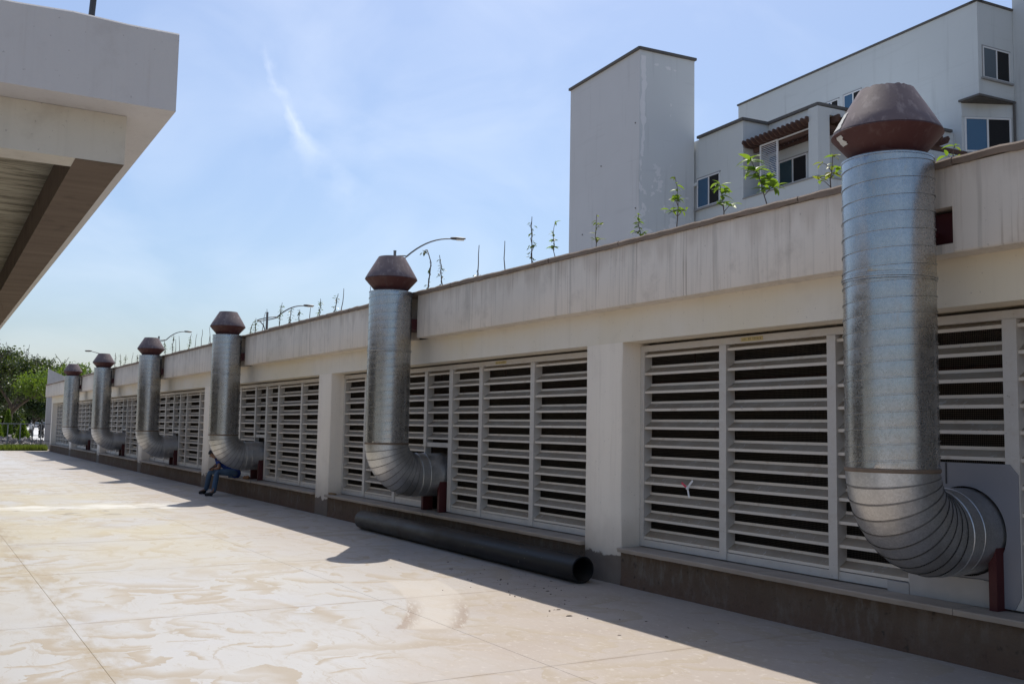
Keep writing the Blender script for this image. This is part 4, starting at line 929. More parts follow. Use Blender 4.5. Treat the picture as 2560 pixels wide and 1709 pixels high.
bd = skin_mesh('body', M_skin, PX, rel(body_v), body_e, body_r)
skin_mesh('shirt', M_shirt, PX, rel([body_v[0], body_v[1], body_v[2], (-24.46, 6.47, .855), (-24.33, 6.40, .83), (-24.20, 6.40, .72), (-24.56, 6.55, .83), (-24.60, 6.45, .72), (-24.05, 6.80, .50)]), [(0, 1), (1, 2), (2, 3), (2, 4), (4, 5), (2, 6), (6, 7), (0, 8)], [.135, .142, .138, .062, .068, .058, .068, .058, .115])
skin_mesh('jeans', M_jean, PX, rel([body_v[0], hipN, knN, (-23.925, 6.222, .07), hipF, knF, (-24.757, 6.252, .07)]), [(0, 1), (1, 2), (2, 3), (0, 4), (4, 5), (5, 6)], [.12, .100, .075, .058, .100, .075, .058])
for an, toe in ((anN, (-23.97, 6.0)), (anF, (-24.62, 5.97))):
    a_ = Vector(an); tv = (Vector((toe[0], toe[1], 0)) - Vector((a_.x, a_.y, 0))).normalized()
    he = Vector((a_.x, a_.y, 0.05)) - tv * 0.03
    sh_ = skin_mesh('shoe', M_shoe, PX, rel([tuple(he), tuple(he + Vector((0, 0, .06))), tuple(he + tv * 0.12 + Vector((0, 0, .005))), tuple(he + tv * 0.23 - Vector((0, 0, .008)))]), [(0, 1), (0, 2), (2, 3)], [.05, .052, .046, .04])
# head details: hair cap, nose, ears; fingers on the hands
hc = Vector((-24.645, 6.355, .975)); look = Vector((-0.45, -0.62, -0.64)).normalized()
sd = look.cross(Vector((0, 0, 1))).normalized(); hu = sd.cross(look)
hm = MB(); NL, NM = 14, 20
def hpt(i_, j_, rr_):
    th = math.pi * i_ / NL; ph_ = 2 * math.pi * j_ / NM
    q = sd * math.sin(th) * math.cos(ph_) * .088 + look * math.sin(th) * math.sin(ph_) * .105 + hu * math.cos(th) * .108
    return hc + q * rr_
for i_ in range(NL):
    for j_ in range(NM):
        cen = (hpt(i_ + .5, j_ + .5, 1) - hc).normalized()
        if cen.dot((hu * .75 - look * .66).normalized()) < -0.12: continue
        for rr_ in (1.02, 0.90): hm.add([tuple(hpt(i_ + a_, (j_ + b_) % NM, rr_ + .02 * math.sin(7 * j_ + 3 * i_)) - o0) for a_, b_ in ((0, 0), (1, 0), (1, 1), (0, 1))], [(0, 1, 2, 3)])
hm.build('hair', M_hair, PX, 80)
def head_bit(name, off, r_, mat):
    mb = MB(); mb.lathe([(0.001, -1), (0.6, -0.8), (1, 0), (0.6, .8), (0.001, 1)], 8); c = hc + look * off[0] + sd * off[1] + hu * off[2]
    mb.v = [tuple(Vector((p[0] * r_, p[1] * r_, p[2] * r_)) + c - o0) for p in mb.v]; mb.build(name, mat, PX, 60)
head_bit('nose', (.092, 0, -.012), .016, M_skin); head_bit('eye', (.080, .03, .012), .009, M_eye); head_bit('eye', (.080, -.03, .012), .009, M_eye); head_bit('ear', (-.005, .085, -.005), .022, M_skin); head_bit('ear', (-.005, -.085, -.005), .022, M_skin)
for (wr, sgn) in (((-24.26, 6.30, .63), 1), ((-24.40, 6.27, .625), -1)):
    wv = Vector(wr); fd = Vector((-0.10 * sgn, -0.06, -0.01)).normalized(); sp_ = Vector((0, 0.3, 1)).normalized()
    vs_, es_, rs_ = [tuple(wv)], [], [.026]
    for q in range(5):
        b0 = wv + fd * (.035 if q else .01) + sp_ * (.018 - .011 * q if q else .03); ln = (.045, .062, .070, .064, .050)[q]
        m1 = b0 + fd * ln * .6; m2 = m1 + (fd * .5 + Vector((0, -.3, -.6))).normalized() * ln * .5; k0 = len(vs_)
        vs_ += [tuple(b0), tuple(m1), tuple(m2)]; es_ += [(0, k0), (k0, k0 + 1), (k0 + 1, k0 + 2)]; rs_ += [.011, .0095, .008]
    skin_mesh('hand', M_skin, PX, rel(vs_), es_, rs_, 1)
b = MB(); b.box(-.036, .036, -.004, .004, -.072, .072); ph = b.build('phone', MAT['lampdark']); ph.location = (-24.335, 6.265, .655); ph.rotation_euler = (R(-50), 0, R(-35)); tag(ph, 'dark phone held in both hands of the seated person', 'phone')

# ------------------------------------------------------------------ plants along the parapet
def leaf_mesh(name, ln, wd, mat):
    b = MB(); N_ = 6; L_, C_, R_ = [], [], []
    for k in range(N_ + 1):
        f_ = k / N_; wv = wd * math.sin(math.pi * min(1, f_ * 0.97 + 0.03)) ** 0.8 * (1.15 - 0.4 * f_); x = ln * f_; z = -0.35 * ln * f_ * f_
        L_.append((x, wv, z + wv * 0.35)); C_.append((x, 0, z)); R_.append((x, -wv, z + wv * 0.35))
    b.rings([L_, C_, R_], cyc=False); me = b.mesh(name); me.materials.append(mat); shade(me, 60); return me
LM = [leaf_mesh('leaf', 0.145, 0.030, MAT['leaf_bright']), leaf_mesh('leaf', 0.12, 0.027, MAT['leaf_bright']), leaf_mesh('leaf', 0.11, 0.024, MAT['leaf_yellow']), leaf_mesh('leaf', 0.10, 0.021, MAT['leaf_dark'])]
PLY = 6.97
def sapling(x, dxt, ztop, nleaf, sz, label, lm, lean=0, seed=0, crown=0.45):
    rn = random.Random(seed); z0 = 3.69; H = ztop - z0
    t_ = thing('sapling', label, 'sapling', (x, PLY, z0), 0, 'leafy saplings along the parapet planter')
    pts = [(0, 0, 0)]; n = 7
    for k in range(1, n + 1): f_ = k / n; pts.append((dxt * f_ ** 1.6 + 0.02 * math.sin(f_ * 5 + seed), rn.uniform(-.012, .012), H * 0.93 * f_))
    b = MB(); b.tube(pts, [0.0075 - 0.0045 * k / n for k in range(n + 1)], 6); b.build('stem', MAT['stick'], t_, 60)
    brs = [pts]
    if sz > 0.6:
        for q in range(3):
            k0 = rn.randint(3, 5); p = Vector(pts[k0]); a = rn.uniform(0, 6.3); e = p + Vector((math.cos(a) * .14 * sz, math.sin(a) * .12 * sz, 0.10 * sz))
            bp = [tuple(p), tuple((p + e) / 2 + Vector((0, 0, .02))), tuple(e)]; b = MB(); b.tube(bp, [.004, .003, .002], 5); b.build('branch', MAT['stick'], t_, 60); brs.append(bp)
    for k in range(int(nleaf * 1.7)):
        bi = 0 if k % 2 or len(brs) == 1 else 1 + (k // 2) % (len(brs) - 1); br = brs[bi]; f_ = rn.uniform(1 - crown if bi == 0 else 0.4, 1.0); q = f_ * (len(br) - 1); i0 = min(int(q), len(br) - 2); p = Vector(br[i0]).lerp(Vector(br[i0 + 1]), q - i0)
        o = put('leaf', LM[rn.choice(lm)], None, t_); o.location = p; s_ = sz * rn.uniform(0.7, 1.15); o.scale = (s_, s_, s_)
        o.rotation_euler = (rn.uniform(-.5, .5), rn.uniform(-0.75, 0.25), 2.4 * k + rn.uniform(-.5, .5))
    return t_
SAP = [(-4.83, 0.0, 4.03, 7, .75, 'low sapling with pale leaves showing just right of the nearest duct cap', [2, 1], .8),
       (-6.05, -0.02, 4.25, 16, .8, 'yellow-tipped sapling right beside the left edge of the nearest duct', [2, 2, 1], .42),
       (-6.80, -0.30, 4.46, 30, 1.0, 'largest bright green sapling leaning left in front of the white shutter', [0, 0, 1], .55),
       (-7.42, -0.13, 4.31, 18, .9, 'bright green sapling in front of the apartment window beside the tower', [0, 1], .40),
       (-8.20, 0.0, 4.52, 26, .72, 'tall slender leafy sapling against the right face of the grey tower', [1, 1, 3], .55),
       (-8.82, -0.02, 4.20, 20, .62, 'small bushy sapling against the corner of the grey tower', [1, 3], .6),
       (-9.69, 0.05, 4.35, 14, .62, 'thin sapling with drooping leaves against the left face of the tower', [3, 2], .5),
       (-10.57, -0.03, 4.44, 20, .7, 'sapling with dark leaves against the sky just left of the tower', [3, 3, 1], .5)]
for k, (x, dx_, zt, nl, sz, lb, lm, cr) in enumerate(SAP): sapling(x, dx_, zt, nl, sz, lb, lm, seed=k + 1, crown=cr)
PL = [('vine', -11.08, -.02, 4.54), ('stick', -11.78, -.03, 4.32), ('stickl', -12.57, .03, 4.37), ('vine', -13.63, -.18, 4.40), ('bent', -14.24, .22, 4.57), ('stickl', -16.54, -.02, 4.22),
 ('stick', -17.99, .14, 4.33), ('vine', -18.43, .28, 4.26), ('vine', -19.13, .03, 4.26), ('stick', -19.78, .08, 4.14), ('vine', -20.38, .0, 4.16), ('vine', -21.03, .13, 4.26), ('vine', -21.81, .22, 4.43), ('stick', -22.61, -.06, 4.39), ('stick', -23.05, .24, 4.33), ('vine', -23.59, .06, 4.25), ('vine', -24.18, .42, 4.18),
 ('stick', -28.0, .17, 4.12), ('stick', -27.59, -.35, 4.38), ('stick', -28.82, .15, 4.37), ('stick', -29.63, .31, 4.29), ('vine', -30.33, .31, 4.35), ('stick', -31.37, -.21, 4.39), ('stick', -31.87, -.12, 4.31), ('vine', -32.53, .23, 4.48), ('vine', -33.31, -.34, 4.38),
 ('vine', -38.10, .03, 4.18), ('stick', -39.35, .33, 4.30), ('vine', -40.60, .2, 4.31), ('vine', -41.54, -.06, 4.39), ('vine', -42.7, -.1, 4.51)]
PL.sort(key=lambda q: -q[1])
ORD = ['first', 'second', 'third', 'fourth', 'fifth', 'sixth', 'seventh', 'eighth', 'ninth', 'tenth', 'eleventh', 'twelfth', 'thirteenth', 'fourteenth', 'fifteenth']
cnt = {}
gapname = ['leftwards of the nearest duct', 'leftwards of the second duct', 'leftwards of the third duct', 'leftwards of the fourth duct', 'leftwards of the fifth duct']
for kk, (ty, x, dx_, zt) in enumerate(PL):
    rn = random.Random(100 + kk); gi = 0
    app = x - 0.35                                   # where it shows against the ducts
    for q in range(5):
        if x * DY / PLY < DUCT[q]: gi = q
    cnt[gi] = cnt.get(gi, 0) + 1
    what = {'stick': 'bare thin stake', 'stickl': 'thin stake with a few leaves', 'vine': 'leafy vine climbing a thin stake', 'bent': 'bent stake with leaves at its drooping tip'}[ty]
    off = 'stake or vine' 
    lab = f"{what}, {ORD[cnt[gi]-1]} stake {gapname[gi]}"
    z0 = 3.69; H = zt - z0
    t_ = thing('plant_stake' if ty == 'stick' else 'climbing_plant', lab, 'stake' if ty == 'stick' else 'plant', (x - 0.05, PLY, z0), 0, 'staked climbers along the parapet planter')
    pts = [(dx_ * f_ + rn.uniform(-.008, .008), rn.uniform(-.01, .01), H * f_) for f_ in (0, .2, .4, .6, .8, 1)]
    if ty == 'bent': pts = [(0, 0, 0), (.05, 0, H * .3), (.10, 0, H * .55), (.13, 0, H * .72), (.04, 0, H * .88), (-.02, 0, H * .98), (-.09, 0, H * .985), (-.13, 0, H * .95)]
    b = MB(); b.tube(pts, [.011 - .006 * k / (len(pts) - 1) for k in range(len(pts))], 6); b.build('stake', MAT['stick'], t_, 60)
    nl = {'stick': 0, 'stickl': 16, 'vine': 46, 'bent': 26}[ty]
    if nl:
        b = MB(); vine = []
        for k in range(14):
            f_ = k / 13 * rn.uniform(.9, 1) * (.95 if ty == 'vine' else .5); q = f_ * (len(pts) - 1); i0 = min(int(q), len(pts) - 2); p = Vector(pts[i0]).lerp(Vector(pts[i0+1]), q - i0); vine.append(tuple(p + Vector((.018 * math.cos(k * 1.9), .018 * math.sin(k * 1.9), 0))))
        b.tube(vine, .004, 5); b.build('vine_stem', MAT['stick'], t_, 60)
        b = MB()
        for k in range(nl):
            f_ = rn.uniform(0.05, .95) if ty == 'vine' else (rn.uniform(.86, 1) if ty == 'bent' and k % 3 else rn.uniform(.12, .42))
            q = f_ * (len(pts) - 1); i0 = min(int(q), len(pts) - 2); p = Vector(pts[i0]).lerp(Vector(pts[i0+1]), q - i0)
            a = rn.uniform(0, 6.3); el = rn.uniform(-.9, .5); d_ = Vector((math.cos(a) * math.cos(el), math.sin(a) * math.cos(el), math.sin(el))); sd_ = d_.cross(Vector((0, 0, 1))).normalized(); ln = rn.uniform(.035, .075); p = p + d_ * rn.uniform(.0, .04)
            b.add([tuple(p), tuple(p + d_ * ln * .5 + sd_ * ln * .3), tuple(p + d_ * ln - Vector((0, 0, ln * .25))), tuple(p + d_ * ln * .5 - sd_ * ln * .3)], [(0, 1, 2, 3)])
        o = b.build('foliage', MAT['leaf_dark'] if rn.random() < .6 else MAT['leaf_tree'], t_)

# ------------------------------------------------------------------ street lamps behind the building
def lamp(loc, base_z, ztop, face, arm, rise, head, label, ring=True):
    """loc: pole x,y; face: unit direction of the arm"""
    f_ = Vector((face[0], face[1], 0)).normalized(); s_ = Vector((-f_.y, f_.x, 0))
    t_ = thing('street_lamp', label, 'street lamp', (loc[0], loc[1], base_z), 0, 'street lamps beyond the louvred building')
    H = ztop - base_z
    b = MB(); b.lathe([(.09, 0), (.085, .3), (.055, H), (.062, H + .001), (.062, H + .05), (0, H + .06)], 12); b.build('pole', MAT['lamp'], t_, 40)
    if ring:
        rr = 0.47; b = MB(); n = 32; zc = H - .28
        ringp = [tuple(f_ * rr * math.cos(a) + s_ * rr * math.sin(a) + Vector((0, 0, zc + .10 * math.cos(a)))) for a in np.linspace(0, 2 * math.pi, n + 1)]
        b.tube(ringp, .026, 6); b.build('ring', MAT['lamp'], t_, 60)
        b = MB(); b.tube([tuple(-f_ * q[0] + Vector((0, 0, zc + q[1]))) for q in ((rr, -.1), (.3, -.16), (.16, -.32), (.07, -.6), (.05, -1.0))], .028, 8); b.build('strut', MAT['lamp'], t_, 60)
        p0_ = f_ * rr + Vector((0, 0, zc + .10)); ap = [p0_ + f_ * arm * u + Vector((0, 0, rise * (1 - (1 - u) ** 2.1))) for u in np.linspace(0, 1, 10)]
    else:
        p0_ = Vector((0, 0, H)); ap = [p0_ + f_ * arm * u + Vector((0, 0, rise * u)) for u in np.linspace(0, 1, 4)]
    b = MB(); b.tube([tuple(p) for p in ap], [.035 - .010 * k / (len(ap) - 1) for k in range(len(ap))], 8); b.build('arm', MAT['lamp'], t_, 60)
    e = ap[-1]; b = MB(); rows = []
    for u, wv, hz in ((0, .05, .035), (.12, .07, .055), (.35, .13, .06), (.8, .15, .04), (1, .11, .02)):
        c = e + f_ * head * u + Vector((0, 0, 0.02)); rows.append([tuple(c + s_ * wv * math.cos(a) + Vector((0, 0, hz * math.sin(a)))) for a in np.linspace(0, 2 * math.pi, 12, endpoint=False)])
    b.rings(rows, True, True); hd = b.build('lamp_head', MAT['lampdark'], t_, 50)
    b = MB(); q0 = e + f_ * head * .4; b.rings([[tuple(q0 + f_ * head * u + s_ * v_ + Vector((0, 0, -.045))) for u, v_ in ((0, -.1), (.5, -.11), (.5, .11), (0, .1))], [tuple(q0 + f_ * head * u + s_ * v_ + Vector((0, 0, -.02))) for u, v_ in ((0, -.1), (.5, -.11), (.5, .11), (0, .1))]], True, True); b.build('lens', MAT['lens'], hd)
lamp((-36.51, 16.34), 3.43, 8.74, (.45, .89), 1.75, .78, .62, 'curved-arm street lamp rising behind the cap of the second duct')
lamp((-47.8, 14.68), 3.43, 7.15, (.32, .95), 1.25, .62, .52, 'curved-arm street lamp with full ring between the second and third ducts')
lamp((-70.58, 14.22), -.05, 7.55, (.22, .97), 1.15, .62, .52, 'curved-arm street lamp behind the cap of the fourth duct')
lamp((-74.11, 11.51), -.05, 6.32, (-.14, -.99), 1.0, .26, .45, 'straight-armed street lamp over the cap of the fifth duct', False)
lamp((-91.1, 12.82), -.05, 6.28, (-.14, -.99), .75, .2, .42, 'small straight-armed street lamp between the two farthest ducts', False)

# ------------------------------------------------------------------ far end: wedge wall, fence, rubble, road, trees, traffic
b = MB(); b.prism([(6.97, 0), (9.6, 0), (9.6, 3.7), (7.95, 4.40), (6.97, 4.84)], 'x', -66.2, -65.9)
tag(b.build('wedge_wall', MAT['canopy']), 'pale sloping-topped wall just past the far end of the louvred building', 'wall')
b = MB(); b.box(-64.6, -64.2, -14, 6.9, -.05, .30); tag(b.build('kerb_wall', MAT['plinth']), 'low dark kerb wall at the end of the pavement under the fence', 'kerb')
FN = thing('fence', 'grey steel post and rail fence at the far end of the pavement', 'fence', (-64.4, 0, .30))
for z_ in (.24, 1.22):
    b = MB(); b.box(-.02, .02, -13.5, 8.2, z_ - .025, z_ + .025); b.build('rail', MAT['fence'], FN)
for k, y in enumerate((-12, -10, -8, -6, -4, -2, 0, 2, 3.1, 4.35, 4.85, 5.5, 6.15, 6.6, 7.2)):
    b = MB(); hh = 1.45 if y in (4.35,) else (1.28 if k % 2 else 1.15); wv = .05 if y == 4.35 else .028; b.box(-.03, .03, y - wv, y + wv, 0, hh); b.build('post', MAT['fence'], FN)
# grass strip in front of the kerb
def blades(name, n, f, hmin, hmax, wd, mat, seed):
    r_ = np.random.default_rng(seed); P_ = f(r_, n); a = r_.uniform(0, 6.28, n); h = r_.uniform(hmin, hmax, n); ln = r_.uniform(-.5, .5, (n, 2)) * h[:, None]
    V_ = np.zeros((n, 3, 3)); V_[:, 0] = P_; V_[:, 1] = P_; V_[:, 2] = P_
    V_[:, 0, 0] += np.cos(a) * wd; V_[:, 0, 1] += np.sin(a) * wd; V_[:, 1, 0] -= np.cos(a) * wd; V_[:, 1, 1] -= np.sin(a) * wd; V_[:, 2, :2] += ln; V_[:, 2, 2] += h
    me = bpy.data.meshes.new(name); me.from_pydata(V_.reshape(-1, 3).tolist(), [], np.arange(3 * n).reshape(-1, 3).tolist()); return put(name, me, mat)
gs = blades('grass', 9000, lambda r_, n: np.stack([r_.uniform(-64.15, -63.0, n), 6.8 - np.abs(r_.normal(0, 1, n)) * 1.9, np.full(n, -.05)], 1), .12, .46, .018, MAT['grass'], 3); struct(gs, 'stuff'); gs['label'] = 'strip of yellow-green grass and weeds in front of the fence'
# road and verge
b = MB(); b.add([(-72, 8.0, -.03), (-72, 17.5, -.03), (-420, 62, -.03), (-420, 30, -.03)], [(0, 1, 2, 3)]); struct(b.build('road', MAT['road']))
# rubble heap
b = MB(); rn = random.Random(9)
for k in range(420):
    t_ = rn.random(); y = 4.2 + 2.9 * t_ + rn.gauss(0, .15); x = -69.5 + rn.gauss(0, .7); hgt = max(.0, (.62 - .12 * abs(y - 5.2)) * math.exp(-((x + 69.5) / .8) ** 2)); s_ = rn.uniform(.05, .17); z = rn.uniform(.0, 1) ** .6 * hgt + s_ * .3
    q = [Vector((rn.uniform(-1, 1), rn.uniform(-1, 1), rn.uniform(-.7, .7))).normalized() * s_ * rn.uniform(.8, 1.2) for _ in range(0)]
    c = Vector((x, y, z)); e = Euler((rn.uniform(0, 6), rn.uniform(0, 6), rn.uniform(0, 6))).to_matrix(); sx_, sy_, sz_ = s_ * rn.uniform(.6, 1.3), s_ * rn.uniform(.6, 1.3), s_ * rn.uniform(.35, .8)
    vv = [c + e @ Vector((i_ * sx_ * rn.uniform(.7, 1), j_ * sy_ * rn.uniform(.7, 1), k_ * sz_)) for i_ in (-1, 1) for j_ in (-1, 1) for k_ in (-1, 1)]
    b.add(vv, [(0, 1, 3, 2), (4, 6, 7, 5), (0, 4, 5, 1), (2, 3, 7, 6), (0, 2, 6, 4), (1, 5, 7, 3)])
rbl = b.build('rubble', MAT['stone']); struct(rbl, 'stuff'); rbl['label'] = 'heap of broken concrete rubble behind the fence'

def tree(name, label, loc, H, trunk_h, crown, nleaf, leafsize, mat, seed, lean=(0, 0), bare=0.3, trunk_r=.16, group='trees beyond the pavement', clump=0.45):
    rn = random.Random(seed); t_ = thing(name, label, 'tree', loc, 0, group); b = MB(); tips = []
    def grow(p, d, L, r_, lev):
        pts = [p]; q = p; dd = d
        for k in range(4):
            dd = (dd + Vector((rn.uniform(-.28, .28), rn.uniform(-.28, .28), rn.uniform(-.08, .14)))).normalized(); q = q + dd * L / 4; pts.append(q)
        b.tube([tuple(x) for x in pts], [max(.012, r_ * (1 - .13 * k)) for k in range(5)], 7 if lev < 2 else 4, (lev == 0, True))
        if lev >= 4: tips.extend(pts[1:]); return
        if lev >= 2: tips.extend(pts[2:])
        nb = (4, 3, 3, 3, 2)[lev]
        for k in range(nb):
            a = 2 * math.pi * k / nb + rn.uniform(-.6, .6); sp = rn.uniform(.45, .95); side = Vector((math.cos(a) * crown[0], math.sin(a) * crown[1], 0)); nd = (dd * (1 - sp * .5) + side * sp * .55 + Vector((0, 0, .12))).normalized()
            grow(pts[-1] if k else pts[3], nd, L * rn.uniform(.62, .85), r_ * .58, lev + 1)
    grow(Vector((0, 0, 0)), Vector((lean[0], lean[1], 1)).normalized(), trunk_h, trunk_r, 0)
    zmax = max(p.z for p in tips); s_ = H / zmax
    b.v = [(p[0] * s_, p[1] * s_, p[2] * s_) for p in b.v]; tips = [p * s_ for p in tips]
    b.build('trunk', MAT['bark'], t_, 60)
    r_ = np.random.default_rng(seed); T = np.array([tuple(p) for p in tips]); keep = r_.random(len(T)) > bare * np.clip((T[:, 2] / H - .6) / .4, 0, 1) * 2; T = T[keep]
    idx = r_.integers(0, len(T), nleaf); c = T[idx] + np.clip(r_.normal(0, clump, (nleaf, 3)), -1.4 * clump, 1.4 * clump) * (.35 + .65 * r_.random((nleaf, 1)))
    a = r_.normal(0, 1, (nleaf, 3)); a /= np.linalg.norm(a, axis=1)[:, None]; bb = np.cross(a, r_.normal(0, 1, (nleaf, 3))); bb /= np.linalg.norm(bb, axis=1)[:, None]; s2 = r_.uniform(.5, 1.1, (nleaf, 1)) * leafsize
    V_ = np.stack([c - a * s2, c + bb * s2 * .5, c + a * s2, c - bb * s2 * .5], 1).reshape(-1, 3)
    me = bpy.data.meshes.new('crown'); me.from_pydata(V_.tolist(), [], np.arange(4 * nleaf).reshape(-1, 4).tolist()); put('crown', me, mat, t_)
    return t_
tree('acacia_tree', 'large spreading tree with bare twigs standing out at the far left', (-84.8, 5.75, 0), 7.7, 2.0, (1.1, 1.2), 26000, .10, MAT['leaf_tree'], 5, (0, .15), .95, .20, clump=.38)
tree('roadside_tree', 'dense dark green tree behind the spreading tree at the left edge', (-98, 4.6, 0), 8.2, 1.9, (1.2, 1.2), 26000, .15, MAT['leaf_tree2'], 12, (0, 0), .1, .2, clump=.75)
tree('roadside_tree', 'dark green tree overhanging the road beyond the building end', (-112, 8.3, 0), 6.9, 1.5, (1.2, 1.2), 26000, .16, MAT['leaf_tree2'], 14, (0, .1), .1, .22, clump=.8)
tree('roadside_tree', 'mid green tree right beside the building end above the road', (-132, 12.3, 0), 5.6, 1.2, (1.1, 1.1), 24000, .18, MAT['leaf_tree2'], 17, (0, .1), .1, .22, clump=.85)
tree('roadside_tree', 'farthest hazy green tree closing the road view', (-320, 33, 0), 14, 2.5, (1.5, 1.8), 22000, .5, MAT['leaf_tree2'], 19, (0, 0), .05, .3, clump=2.2)
tree('roadside_tree', 'distant green tree above the parked cars', (-250, 16, 0), 13, 2.0, (1.5, 1.8), 22000, .45, MAT['leaf_tree2'], 23, (0, 0), .05, .3, clump=2.0)
tree('roadside_tree', 'low rounded green tree behind the fence at the left frame edge', (-122, 5.5, 0), 6.0, .9, (1.4, 1.5), 20000, .18, MAT['leaf_tree2'], 41, (0, 0), .05, .2, clump=.9)
tree('leafy_bush_tree', 'bright green treetop peeping between the two farthest ducts', (-76.5, 10.7, 0), 5.6, 1.6, (1, 1), 12000, .11, MAT['leaf_thuja'], 31, (0, 0), .1, .12, clump=.4)
hb = np.random.default_rng(77); n = 26000
hc_ = np.stack([hb.normal(-138, 1.6, n), hb.uniform(-14, 12.0, n), hb.random(n) ** 0.8 * (3.4 + 1.2 * np.sin(np.linspace(0, 60, n)))], 1)
ha = hb.normal(0, 1, (n, 3)); ha /= np.linalg.norm(ha, axis=1)[:, None]; hbv = np.cross(ha, hb.normal(0, 1, (n, 3))); hbv /= np.linalg.norm(hbv, axis=1)[:, None]; hs = hb.uniform(.12, .26, (n, 1))
me = bpy.data.meshes.new('hedge'); me.from_pydata(np.stack([hc_ - ha * hs, hc_ + hbv * hs * .6, hc_ + ha * hs, hc_ - hbv * hs * .6], 1).reshape(-1, 3).tolist(), [], np.arange(4 * n).reshape(-1, 4).tolist())
hg = put('hedge', me, MAT['leaf_tree2']); struct(hg, 'stuff'); hg['label'] = 'dark mass of undergrowth behind the trees at the far left'
n = 20000
hc_ = np.stack([hb.normal(-345, 5, n), hb.uniform(-20, 90, n), hb.random(n) ** 0.8 * 10.5], 1); hc_[:, 2] *= 0.75 + 0.25 * np.sin(hc_[:, 1] * 0.45)
ha = hb.normal(0, 1, (n, 3)); ha /= np.linalg.norm(ha, axis=1)[:, None]; hbv = np.cross(ha, hb.normal(0, 1, (n, 3))); hbv /= np.linalg.norm(hbv, axis=1)[:, None]; hs = hb.uniform(.5, 1.1, (n, 1))
me = bpy.data.meshes.new('far_wood'); me.from_pydata(np.stack([hc_ - ha * hs, hc_ + hbv * hs * .6, hc_ + ha * hs, hc_ - hbv * hs * .6], 1).reshape(-1, 3).tolist(), [], np.arange(4 * n).reshape(-1, 4).tolist())
hg = put('far_wood', me, MAT['leaf_tree2']); struct(hg, 'stuff'); hg['label'] = 'far-off belt of trees closing the end of the road'
def thuja(loc, H, wd, label, seed):
    t_ = thing('conifer_shrub', label, 'shrub', loc, 0, 'upright shrubs behind the fence'); r_ = np.random.default_rng(seed); n = 3500
    b = MB(); b.tube([(0, 0, 0), (.02, 0, H * .9)], [.04, .01], 6); b.build('trunk', MAT['bark'], t_)
    z = r_.random(n) ** 1.3; rad = wd * (1 - z) ** .8 * np.sqrt(r_.random(n)) * (1 + .25 * np.sin(r_.random(n) * 40)); a = r_.random(n) * 6.28; c = np.stack([rad * np.cos(a), rad * np.sin(a), .1 + z * H], 1)
    d_ = np.stack([np.cos(a) * .5, np.sin(a) * .5, np.full(n, .9)], 1) + r_.normal(0, .25, (n, 3)); sdv = np.cross(d_, r_.normal(0, 1, (n, 3))); sdv /= np.linalg.norm(sdv, axis=1)[:, None]; s2 = r_.uniform(.05, .11, (n, 1))
    V_ = np.stack([c, c + sdv * s2 * .4, c + d_ * s2 * 1.6, c - sdv * s2 * .4], 1).reshape(-1, 3); me = bpy.data.meshes.new('foliage'); me.from_pydata(V_.tolist(), [], np.arange(4 * n).reshape(-1, 4).tolist()); put('foliage', me, MAT['leaf_thuja'], t_)
thuja((-80, 6.0, -.05), 2.35, .42, 'tallest bright green pointed shrub behind the fence, beside the tree trunk', 1)
thuja((-79, 5.3, -.05), 1.7, .40, 'short bright green shrub at the far left behind the fence', 2)
thuja((-86, 7.5, -.05), 1.5, .6, 'rounded green shrub behind the fence near the road edge', 3)

# motorcycles with riders, parked cars
M_blk = simple('black_bodywork', (0.012, 0.012, 0.014), 0.35); M_tyre = simple('tyre_rubber', (0.012, 0.012, 0.012), 0.9)
def moto(loc, rz, label, rlabel, shirt):
    t_ = thing('motorcycle', label, 'motorcycle', loc, rz, 'motorcycles on the road')
    for y in (-.62, .62):
        b = MB(); n = 24
        b.rings([[((.045 if k in (0, 3) else -.045) * (1), y + rad * math.cos(a), .30 + rad * math.sin(a)) for a in np.linspace(0, 2 * math.pi, n, endpoint=False)] for k, rad in ((0, .22), (3, .30), (1, .30), (2, .22), (0, .22))]); b.build('wheel', M_tyre, t_, 40)
    b = MB(); b.rings([[(-w_, y, z0), (w_, y, z0), (w_, y, z1), (-w_, y, z1)] for y, w_, z0, z1 in ((-.75, .07, .62, .72), (-.4, .12, .42, .80), (0, .14, .30, .80), (.3, .12, .40, .92), (.5, .06, .60, .90))], True, True); b.build('body', M_blk, t_)
    b = MB(); b.tube([(0, .62, .3), (0, .45, .85), (0, .40, 1.02)], .03, 8); b.tube([(-.34, .36, 1.05), (0, .42, 1.02), (.34, .36, 1.05)], .018, 6); b.build('handlebar', M_blk, t_, 60)
    b = MB(); b.box(-.05, .05, -.80, -.77, .66, .72); b.build('tail_light', MAT['red'], t_)
    p = thing('person', rlabel, 'person', loc, rz, 'motorcycle riders')
    v_ = [(0, -.15, .86), (0, -.08, 1.12), (0, -.02, 1.36), (0, .02, 1.48), (0, .04, 1.64), (.13, -.1, .84), (.17, .25, .72), (.16, .08, .34), (.16, .2, .30), (-.13, -.1, .84), (-.17, .25, .72), (-.16, .08, .34), (-.16, .2, .30), (.2, 0, 1.33), (.28, .16, 1.1), (.30, .36, 1.07), (-.2, 0, 1.33), (-.28, .16, 1.1), (-.30, .36, 1.07)]
    e_ = [(0, 1), (1, 2), (2, 3), (3, 4), (0, 5), (5, 6), (6, 7), (7, 8), (0, 9), (9, 10), (10, 11), (11, 12), (2, 13), (13, 14), (14, 15), (2, 16), (16, 17), (17, 18)]
    skin_mesh('body', shirt, p, v_, e_, [.15, .16, .14, .06, .10, .095, .07, .05, .045, .095, .07, .05, .045, .065, .05, .04, .065, .05, .04], 1)
    b = MB(); b.lathe([(.001, -.13), (.1, -.1), (.125, 0), (.10, .09), (.001, .125)], 12, (0, .04, 1.66)); b.build('helmet', M_blk, p, 60)
